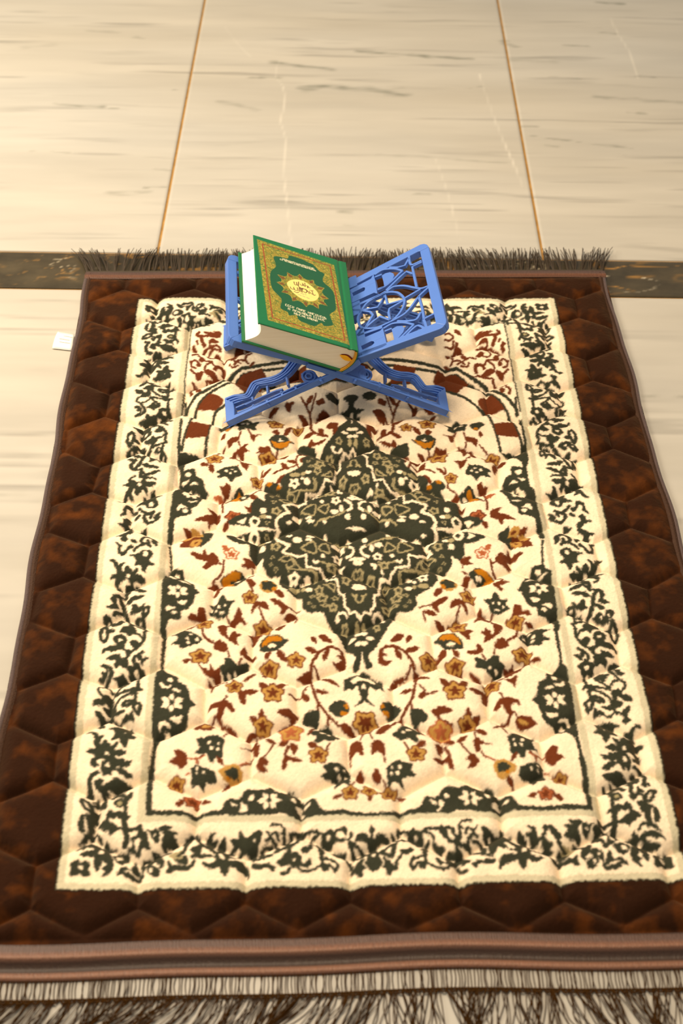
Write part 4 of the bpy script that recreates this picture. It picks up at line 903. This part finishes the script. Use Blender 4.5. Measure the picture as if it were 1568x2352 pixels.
# ================================================================== BOOK STAND
SY = math.radians(5.0)
sU = np.array([math.cos(SY), math.sin(SY), 0]); sV = np.array([-math.sin(SY), math.cos(SY), 0])
SO = (at(517, 970, .014) + at(1030, 950, .014)) / 2
stand = empty('book_stand', tuple(SO), SY)
tag(stand, 'blue plastic folding book stand with pierced star lattice standing on the rug', 'book stand')
PL = {2: (.069, .470), 1: (.0667, -.425)}      # top plane of each board: z = c + k*u
WB = .175
def plane_uv(which, x, y):
    c, k_ = PL[which]
    n = np.cross(sU + np.array([0, 0, k_]), sV); p0 = SO + np.array([0, 0, c])
    q = at_plane(x, y, p0, n) - SO
    return np.array([q @ sU, q @ sV])
class Board:
    """flat mouldings on one tilted board, collected in one mesh"""
    def __init__(s, which, mirror=False):
        s.w = which; s.mir = mirror; s.bm = bmesh.new()
    def xyz(s, u, v, drop):
        c, k_ = PL[s.w]
        if s.mir: u = -u
        L = math.hypot(1, k_); nx, nz = -k_ / L, 1 / L
        return (u - nx * drop, v, c + k_ * u - nz * drop)
    def solid(s, pts, top=0.0, bot=.007):
        pts = [tuple(p_) for p_ in pts]
        a = sum(pts[i][0] * pts[(i + 1) % len(pts)][1] - pts[(i + 1) % len(pts)][0] * pts[i][1] for i in range(len(pts)))
        if a < 0: pts = pts[::-1]
        if s.mir: pts = pts[::-1]
        t = [s.bm.verts.new(s.xyz(u, v, top)) for u, v in pts]; b = [s.bm.verts.new(s.xyz(u, v, bot)) for u, v in pts]
        s.bm.faces.new(t); s.bm.faces.new(b[::-1]); n = len(t)
        for i in range(n): s.bm.faces.new((t[i], b[i], b[(i + 1) % n], t[(i + 1) % n]))
    def bar(s, pts, w, top=0.0002, bot=.0046, sm=True):
        P = np.asarray(pts, float)
        if sm and len(P) > 2: P = smooth_open(P, 4)
        R_ = ribbon(P, w); n = len(P)
        t = [s.bm.verts.new(s.xyz(u, v, top)) for u, v in R_]; b = [s.bm.verts.new(s.xyz(u, v, bot)) for u, v in R_]
        for i in range(n - 1):
            j = 2 * n - 1 - i
            s.bm.faces.new((t[i], t[i + 1], t[j - 1], t[j])); s.bm.faces.new((b[j], b[j - 1], b[i + 1], b[i]))
            s.bm.faces.new((t[i], b[i], b[i + 1], t[i + 1])); s.bm.faces.new((t[j - 1], b[j - 1], b[j], t[j]))
        s.bm.faces.new((t[0], t[2 * n - 1], b[2 * n - 1], b[0])); s.bm.faces.new((t[n - 1], b[n - 1], b[n], t[n]))
    def build(s, name, mat, parent, bevel=0):
        bmesh.ops.recalc_face_normals(s.bm, faces=s.bm.faces)
        me = bpy.data.meshes.new(name); s.bm.to_mesh(me); s.bm.free()
        o = link(name, me, mat, parent)
        if bevel:
            b = o.modifiers.new('bevel', 'BEVEL'); b.width = bevel; b.segments = 2; b.limit_method = 'ANGLE'; b.angle_limit = math.radians(40)
        return o
mat_blue = mat_basic('blue_plastic', lin((76, 117, 198)), .42, .45, var=.05, vscale=40)
def c2(L): return [plane_uv(2, 770 + x * 280 / 1568, 540 + y * 280 / 1568) for x, y in L]
def c3(L): return [plane_uv(2, 490 + x * 560 / 1568, 740 + y * 560 / 1568) for x, y in L]
MMC = np.mean([np.linalg.norm(np.array(a) - np.array(b)) for a, b in [(c2([(600, 800)])[0], c2([(700, 800)])[0])]]) / 100   # metres per unit across
def upper(which, mirror, parent):
    B = Board(which, mirror)
    # outer rim
    B.solid(c2([(110,628),(1090,118),(1140,108),(1175,118),(1200,150),(1085,205),(1070,205),(140,690)]), 0, .0095)
    B.solid(c2([(1200,150),(1425,1080),(1425,1120),(1405,1155),(1290,1135),(1085,205)]), 0, .0095)
    B.solid(c2([(1405,1155),(1370,1190),(1330,1210),(345,1560),(250,1590),(240,1530),(640,1385),(1290,1125)]), 0, .0095)
    fr = B
    Lb = Board(which, mirror)
    # two panels with a keyhole
    Lb.solid(c2([(165,712),(455,560),(490,500),(515,600),(375,672),(355,672),(215,742)])); Lb.solid(c2([(215,790),(370,715),(380,690),(375,672),(515,600),(540,750),(495,740),(205,872)])); Lb.solid(c2([(165,712),(215,742),(230,790),(205,872),(130,900),(120,735)]))
    Lb.solid(c2([(300,1345),(575,1228),(610,1190),(635,1300),(490,1365),(460,1362),(330,1425)])); Lb.solid(c2([(340,1478),(470,1415),(500,1385),(490,1365),(635,1300),(662,1410),(610,1440),(350,1545)])); Lb.solid(c2([(300,1345),(330,1425),(345,1480),(350,1545),(240,1580),(230,1375)]))
    W = 26 * MMC
    for L in [[(215,925),(400,840),(560,770),(650,720)], [(150,960),(330,965)], [(285,1290),(420,1240),(600,1180)], [(350,1195),(285,1290)]]: Lb.bar(c2(L), W * 1.5)
    Lb.solid(c2([(595,520),(640,490),(700,475),(745,490),(755,520),(735,570),(690,615),(625,650),(615,590)])); Lb.solid(c2([(720,1210),(790,1170),(860,1165),(890,1195),(870,1250),(810,1320),(755,1350),(740,1280)]))
    for L in [[(500,505),(610,440),(760,428),(860,455)],[(540,700),(640,650),(740,570),(820,490),(860,455)],[(505,535),(595,500)],[(540,690),(640,655)],
              [(690,410),(800,410),(890,385),(945,290)],[(940,250),(968,375),(1105,322)],[(1110,340),(985,402),(1000,480),(1040,665)],[(990,490),(910,462),(830,530),(650,705)],
              [(640,735),(740,660),(880,645),(1010,670),(1100,680),(1190,650)],[(1195,665),(1090,760),(1040,820),(960,930),(880,1010),(760,1080),(700,1110)],
              [(640,735),(720,725),(800,735),(860,780),(885,830),(870,910),(820,1000),(740,1085)],[(885,808),(1090,690)],[(1068,780),(1110,930),(1135,1070)],[(1130,1075),(1275,1000)],
              [(790,1100),(930,1100),(1040,1075),(1095,985)],[(1130,1080),(1150,1120),(1172,1195)],
              [(340,960),(540,920),(580,860),(635,765),(665,885),(740,865),(870,830)],[(870,838),(690,940),(680,990),(697,1085)],[(697,1085),(570,1040),(490,1095),(385,1185)],[(385,1180),(480,1020),(440,980),(335,965)],
              [(640,735),(520,790),(400,870),(340,950),(290,1040),(290,1110),(330,1180),(420,1195),(540,1180),(700,1110)],
              [(615,1195),(730,1132),(880,1120),(1005,1145)],[(655,1410),(760,1370),(860,1290),(940,1210),(1005,1145)],[(630,1232),(722,1195)],[(665,1402),(755,1362)],[(1145,1195),(1060,1157),(980,1210),(850,1345)]]:
        star = len(L) in (4, 7) and L[0] in ((340,960),(870,838),(697,1085),(385,1180),(690,410),(1110,340),(990,490))
        Lb.bar(c2(L), W, sm=not star)
    o = fr.build('panel', mat_blue, parent, .0009)
    Lb.build('lattice', mat_blue, o, .0003)
    return o
def lower(which, mirror, parent):
    outer = c3([(70,490),(130,468),(200,462),(225,425),(250,385),(300,365),(360,355),(420,330),(460,290),(480,262)])
    inner = c3([(135,560),(128,515),(170,500),(235,480),(265,430),(290,400),(380,385),(440,360),(490,320),(520,285)])
    ue, ve = outer[-1]; outer += [np.array([max(ue + .012, -.055), ve + .02]), np.array([-.040, WB / 2])]
    ue, ve = inner[-1]; inner += [np.array([max(ue + .014, -.045), ve + .02]), np.array([-.028, WB / 2])]
    fl = c3([(80,640)])[0]; fi = c3([(135,600)])[0]; cr = np.array([-.006, .003]); ci = c3([(700,358)])[0]
    fo = outer[0]
    for vm in (False, True):
        B = Board(which, mirror); Lb = Board(which, mirror)
        f = (lambda L: [np.array([q[0], WB - q[1]]) for q in L]) if vm else (lambda L: list(L))
        B.solid(f([fl, (cr[0] + .03, cr[1] + .004), (ci[0] + .03, ci[1] + .002), ci, fi]), 0, .0085)          # side bar
        B.solid(f([fl, fi, inner[0], inner[1], fo]), 0.0, .0085)                                             # foot
        ib = inner[1:]; ob = outer
        Lb_pts = np.array(ob)
        for frac, w in ((0.06, .0030), (.40, .0024), (.74, .0024)):
            n = min(len(ob), len(ib)); P = []
            for i in range(n): P.append(np.array(ob[i]) * (1 - frac) + np.array(ib[min(i, len(ib) - 1)]) * frac)
            Lb.bar(f(P), w, 0.0 if frac < .1 else .0006, .0075)
        # ground of the moulding between the ribs
        n = min(len(ob), len(ib))
        for i in range(n - 1):
            Lb.solid(f([ob[i], ob[i + 1], ib[i + 1], ib[i]]), .0022, .0070)
        for L in [[(140,545),(250,500)],[(150,578),(260,532),(340,492),(392,470)],[(200,525),(380,442),(440,425)],[(250,535),(450,442),(540,400),(600,380)],[(340,405),(345,450)],[(465,350),(475,400)],[(245,475),(250,505)],[(250,525),(256,555)],[(335,488),(346,520)],[(430,438),(441,468)],[(520,400),(530,432)],[(560,330),(600,318),(650,345)],[(640,330),(690,372)],[(610,390),(690,345)]]:
            Lb.bar(f(c3(L)), .0024, .001, .006)
        t = np.linspace(0, 2 * np.pi, 13)
        Lb.bar(f(c3([(612 + 42 * math.cos(a), 345 + 34 * math.sin(a)) for a in t])), .0026, 0, .006)
        Lb.bar(f(c3([(612 + 20 * math.cos(a), 345 + 16 * math.sin(a)) for a in t])), .0022, 0, .006)
        o = B.build('leg', mat_blue, parent, .0008); Lb.build('leg_moulding', mat_blue, o, .0003)
def hinge(which, mirror, parent, spans):
    B = Board(which, mirror)
    for v0, v1 in spans: B.solid([(-.034, v0), (.034, v0), (.034, v1), (-.034, v1)], .0002, .0068)
    return B.build('hinge_fingers', mat_blue, parent, .0006)
def side_bar_l(which, mirror):
    B = Board(which, mirror); B.solid([(-.04, .0), (.05, 0.0), (.05, .010), (-.04, .010)], .0001, .0072); return B
r_ = upper(2, False, stand); r_['label'] = 'pierced board rising to the right'
l_ = upper(1, True, stand); l_['label'] = 'pierced board rising to the left, under the book'
lower(2, False, stand); lower(1, True, stand)
hinge(1, False, stand, [(.0, .030), (.066, .088), (.122, .146)]); hinge(2, False, stand, [(.034, .062), (.092, .118), (.150, .172)])

# ================================================================== BOOK
BETA = math.radians(22.6)
e1 = np.array([-math.cos(BETA), math.sin(BETA)]); e3 = np.array([math.sin(BETA), math.cos(BETA)])   # in (u, z) of the stand
BO = np.array([.0060, .0668])                                                                          # spine foot
bk = empty('book', tuple(SO), SY)
tag(bk, 'thick green hardcover book with gold ornamental cover lying on the blue stand', 'book')
def bx(a, v, c): q = BO + a * e1 + c * e3; return (q[0], v, q[1])
BV0, BV1 = -.001, .1815
T_SP, T_FO = .0345, .0312      # thickness at spine and fore-edge
A_T0, A_T1 = -.0035, .1165     # top board from spine to fore-edge
A_B0, A_B1 = .001, .1245
def topz(a): return T_SP + (T_FO - T_SP) * (a - A_T0) / (A_T1 - A_T0)
mat_cover = mat_attr('printed_cover', rough=.36, spec=.45, nscale=300, namt=.04)
mat_green = mat_basic('green_cover_cloth', lin((20, 104, 60)), .38, .45, var=.06, vscale=60)
# front cover with its print
cvp0 = SO + bx(0, 0, topz(0))[0] * sU + np.array([0, 0, bx(0, 0, topz(0))[2]])
tdir = np.array([e1[0] * 1.0, 0, e1[1]]) + (T_FO - T_SP) / (A_T1 - A_T0) * np.array([e3[0], 0, e3[1]])
tdw = tdir[0] * sU + np.array([0, 0, tdir[2]])
cvn = np.cross(tdw, sV)
def cuv(x, y):
    q = at_plane(x, y, cvp0, cvn) - SO
    a = ((q @ sU) - bx(0, 0, topz(0))[0]) / tdir[0]
    return np.array([a, q @ sV])
def k1(L): return np.array([cuv(490 + x * 360 / 1568, 510 + y * 360 / 1568) for x, y in L])
cr_ = Raster(A_T0 - .004, A_T1 + .004, BV0 - .004, BV1 + .004, .00025)
cgreen, cgold, cred, cdark, cyel, cink, cwhite, cbrown, cgrey = range(9)
CPAL = np.array([lin(c) for c in [(18, 110, 66), (148, 132, 46), (150, 66, 36), (22, 88, 56), (250, 222, 130), (72, 30, 24), (232, 222, 186), (118, 78, 34), (150, 126, 128)]])
cr_.a[:] = cgreen
Gq = k1([(435,170),(1205,430),(1365,1230),(545,980)])
cr_.fill(Gq, cgold)
panel = k1([(600,350),(625,440),(575,490),(565,560),(590,670),(680,770),(670,860),(740,900),(760,935),(830,930),(860,985),(1000,1040),(1040,1030),(1080,1010),(1110,1040),(1195,1030),(1170,950),(1165,920),(1225,870),(1200,700),(1100,600),(1095,560),(1110,520),(1060,490),(1000,430),(930,395),(880,370),(760,335),(740,365),(660,345)])
RQ = k1([(490,215),(1165,440),(1315,1185),(590,955)])
gold_mask = cr_.a == cgold
for a, b in zip(RQ, np.roll(RQ, -1, 0)): cr_.fill(ribbon(np.array([a, b]), .0016), cred)
cr_.fill(smooth_closed(panel, 4), cdark)
starc = k1([(893, 682)])[0]
tips = k1([(640,525),(735,500),(860,520),(1000,580),(1110,660),(1155,770),(1140,840),(1055,870),(930,850),(790,790),(680,700),(630,600)])
SP = []
for i in range(len(tips)):
    a, b = tips[i], tips[(i + 1) % len(tips)]
    SP += [a, starc + (a * .7 + b * .3 - starc) * .84, starc + ((a + b) / 2 - starc) * .82, starc + (a * .3 + b * .7 - starc) * .84]
cr_.fill(np.array(SP), cgold)
for a in tips:
    d = a - starc; n = np.array([-d[1], d[0]]) * .08
    cr_.fill(np.array([starc + d * .98, starc + d * .78 + n, starc + d * .66, starc + d * .78 - n]), cbrown)
ov = k1([(735,620),(760,585),(820,573),(900,590),(980,640),(1040,700),(1052,750),(1020,785),(950,790),(870,760),(790,700)])
ovc = ov.mean(0)
cr_.fill(smooth_closed(ovc + (ov - ovc) * 1.07, 4), cgold); cr_.fill(smooth_closed(ov, 4), cyel)
def ink(L, w, c=cink): cr_.fill(ribbon(smooth_open(k1(L), 4), w), c)
# calligraphy in the oval (strokes as they show in the photograph)
for L in [[(805,595),(812,625),(830,628)],[(830,600),(836,630),(852,632)],[(852,596),(850,640),(880,668),(905,668)],[(862,618),(885,635),(900,622)],[(890,610),(905,640),(925,640)],[(912,608),(918,645)],[(930,632),(950,655),(968,658)],[(948,640),(940,660)],
          [(765,645),(780,668),(805,672)],[(800,650),(815,680),(840,682)],[(838,655),(848,690)],[(858,655),(862,698)],[(870,655),(875,700)],[(884,660),(888,705)],[(895,690),(920,708),(935,690),(905,668),(880,664)],[(920,670),(950,700),(960,720)],[(955,690),(975,715),(1000,722)],[(985,690),(1000,730),(1022,730)],[(805,690),(830,705),(855,702)],[(960,680),(1000,690)]]: ink(L, .0011)
for L in [[(870,712),(905,722)],[(912,722),(930,730)],[(845,722),(880,738)],[(890,738),(920,752)],[(928,752),(962,768)]]: ink(L, .0009, cgrey)
# lettering, too small to read: rows of short strokes, as the photograph shows them
rs = random.Random(3)
def textrow(p0, p1, words, h, c, wgt):
    p0 = k1([p0])[0]; p1 = k1([p1])[0]; d = p1 - p0; L = np.hypot(*d); t = d / L; n = np.array([-t[1], t[0]])
    for w0, w1 in words:
        s = w0 * L
        while s < w1 * L - h * .4:
            lw = h * rs.uniform(.55, .8); a = p0 + t * s; kind = rs.randint(0, 4)
            cr_.fill(ribbon(np.array([a - n * h / 2, a + n * h / 2]), wgt), c)
            if kind in (0, 1, 3): cr_.fill(ribbon(np.array([a + t * lw * .7 - n * h / 2, a + t * lw * .7 + n * h * (.5 if kind else .1)]), wgt), c)
            if kind in (0, 2, 4): cr_.fill(ribbon(np.array([a + n * h * .45, a + t * lw * .7 + n * h * .45]), wgt), c)
            if kind in (1, 2): cr_.fill(ribbon(np.array([a, a + t * lw * .7]), wgt), c)
            if kind in (3, 4): cr_.fill(ribbon(np.array([a - n * h * .45, a + t * lw * .7 - n * h * .45]), wgt), c)
            s += lw * 1.12
textrow((722,828), (1130,965), [(0,.24),(.27,.52),(.55,1)], .0040, cwhite, .0007)
textrow((748,866), (1110,985), [(0,.07),(.13,.64),(.70,1)], .0038, cwhite, .0007)
textrow((808,912), (1055,995), [(0,.48),(.54,1)], .0038, cwhite, .0007)
textrow((690,368), (1000,466), [(0,.44),(.46,1)], .0026, cwhite, .0006)
textrow((668,372), (1028,488), [(0,.09),(.12,.36),(.38,.56),(.58,.77),(.8,1)], .0026, cwhite, .0006)
xs = np.arange(A_T0, A_T1 + .0002, .0004); vs = np.arange(BV0, BV1 + .0002, .0004)
AA, VV = np.meshgrid(xs, vs)
iu = np.clip(((AA - cr_.x0) / cr_.res).astype(int), 0, cr_.nx - 1); iv = np.clip(((VV - cr_.y0) / cr_.res).astype(int), 0, cr_.ny - 1)
CI = blur(CPAL[cr_.a])[iv, iu]; IDX = cr_.a[iv, iu]
fil = np.abs(value_noise(AA + .004 * value_noise(AA, VV, 160, 3), VV + .004 * value_noise(AA, VV, 160, 4), 330, 6, 2) - .5)
gm = (IDX == cgold)[..., None] * np.clip((.10 - fil) / .06, 0, 1)[..., None]
CI = CI * (1 - .75 * gm) + np.array(lin((52, 104, 44))) * .75 * gm
hi = (IDX == cgold)[..., None] * np.clip((value_noise(AA, VV, 700, 16) - .6) * 4, 0, 1)[..., None]
CI = CI * (1 - .5 * hi) + np.array(lin((206, 190, 80))) * .5 * hi
bd = np.minimum.reduce([AA - A_T0 + .002, A_T1 - AA, VV - BV0, BV1 - VV])
cz = topz(AA) - .0008 * np.clip(1 - bd / .0012, 0, 1) ** 2
groove = np.exp(-((AA - .006) / .0018) ** 2) * .0009
cz = cz - groove
q0 = BO[0] + AA * e1[0] + cz * e3[0]; q1 = BO[1] + AA * e1[1] + cz * e3[1]
fc_ = link('front_cover', grid_mesh('front_cover', q0[:, ::-1], VV[:, ::-1], q1[:, ::-1], CI[:, ::-1]), mat_cover, bk)
fc_['label'] = 'green front cover with gold frame, oval title and small lettering'
md = fc_.modifiers.new('thick', 'SOLIDIFY'); md.thickness = .0024; md.offset = -1
def prism(name, sec, v0, v1, mat, parent, smooth=False, bevel=0):
    """cross-section (a, c) extruded along the book's height"""
    bm = bmesh.new()
    A = [bm.verts.new(bx(a, v0, c)) for a, c in sec]; B = [bm.verts.new(bx(a, v1, c)) for a, c in sec]; n = len(sec)
    bm.faces.new(A); bm.faces.new(B[::-1])
    for i in range(n): bm.faces.new((A[i], B[i], B[(i + 1) % n], A[(i + 1) % n]))
    bmesh.ops.recalc_face_normals(bm, faces=bm.faces)
    me = bpy.data.meshes.new(name); bm.to_mesh(me); bm.free()
    o = link(name, me, mat, parent)
    if bevel:
        b = o.modifiers.new('bevel', 'BEVEL'); b.width = bevel; b.segments = 2; b.limit_method = 'ANGLE'
    return o
prism('back_cover', [(A_B0, .0), (A_B1, .0), (A_B1, .0024), (A_B0, .0024)], BV0, BV1, mat_green, bk, bevel=.0006)
# rounded spine
th = np.linspace(0, 1, 14)
so = [(A_T0 + (A_B0 - A_T0) * t - .0078 * math.sin(math.pi * (t * .82 + .12)) + .0028, T_SP * (1 - t)) for t in th]
si = [(a + .0022, max(.0015, min(T_SP - .002, c))) for a, c in so]
prism('spine', so + si[::-1], BV0, BV1, mat_green, bk)
# page block, concave fore-edge, rounded back
ins = .0026
fo = [(A_T1 - .0035 + (A_B1 - .004 - A_T1 + .0035) * t - .0075 * math.sin(math.pi * t) , (T_FO - .0026) * (1 - t) + .0025 * t) for t in np.linspace(0, 1, 12)]
bk_in = [(a + .0030, c) for a, c in zip([s[0] for s in so], [(T_SP - .0028) * (1 - t) + .0026 * t for t in th])]
def mat_pages():
    m = bpy.data.materials.new('page_edges'); m.use_nodes = True; nt = m.node_tree; b = nt.nodes['Principled BSDF']
    tc = nt.nodes.new('ShaderNodeTexCoord'); mp = nt.nodes.new('ShaderNodeMapping')
    mp.inputs['Rotation'].default_value = (0, BETA, 0); mp.inputs['Scale'].default_value = (12, 12, 2200)
    nt.links.new(tc.outputs['Object'], mp.inputs[0])
    n = nt.nodes.new('ShaderNodeTexNoise'); n.inputs['Scale'].default_value = 1.0; n.inputs['Detail'].default_value = 2
    nt.links.new(mp.outputs[0], n.inputs['Vector'])
    cr = nt.nodes.new('ShaderNodeValToRGB'); cr.color_ramp.elements[0].position = .3; cr.color_ramp.elements[1].position = .65
    cr.color_ramp.elements[0].color = (*lin((234, 225, 202)), 1); cr.color_ramp.elements[1].color = (*lin((248, 242, 226)), 1)
    nt.links.new(n.outputs['Fac'], cr.inputs[0]); nt.links.new(cr.outputs[0], b.inputs['Base Color'])
    b.inputs['Roughness'].default_value = .85
    return m
prism('page_block', fo + bk_in[::-1], BV0 + ins, BV1 - ins, mat_pages(), bk)
# gold end band of the spine and the headband
gb = [(a + .0012, min(T_SP - .001, max(.001, c))) for a, c in so[1:]]
gb2 = [(a + .0028, c) for a, c in gb]
prism('spine_lining', gb + gb2[::-1], BV0 - .0003, BV0 + .004, mat_basic('gold_lining', lin((206, 150, 40)), .45, .4, var=.2, vscale=300), bk)
hb = [(so[4][0] + .004 + .0155 * t, T_SP * (1 - .36) + .0028 * math.sin(math.pi * t) - .0015 - .002 * (1 - t)) for t in np.linspace(0, 1, 7)]
hb += [(so[4][0] + .004 + .0155 * t, T_SP * (1 - .36) - .0028 * math.sin(math.pi * t) - .0015 - .002 * (1 - t)) for t in np.linspace(1, 0, 7)][1:-1]
prism('headband', hb, BV0 + .0002, BV0 + .006, mat_basic('headband_orange', lin((250, 178, 22)), .5, .4, var=.15, vscale=600), bk)
hb2 = [(a - .001, c + .0014) for a, c in hb]
prism('ribbon_end', hb2, BV0 + .0021, BV0 + .005, mat_basic('headband_red', lin((120, 40, 34)), .5, .3), bk)
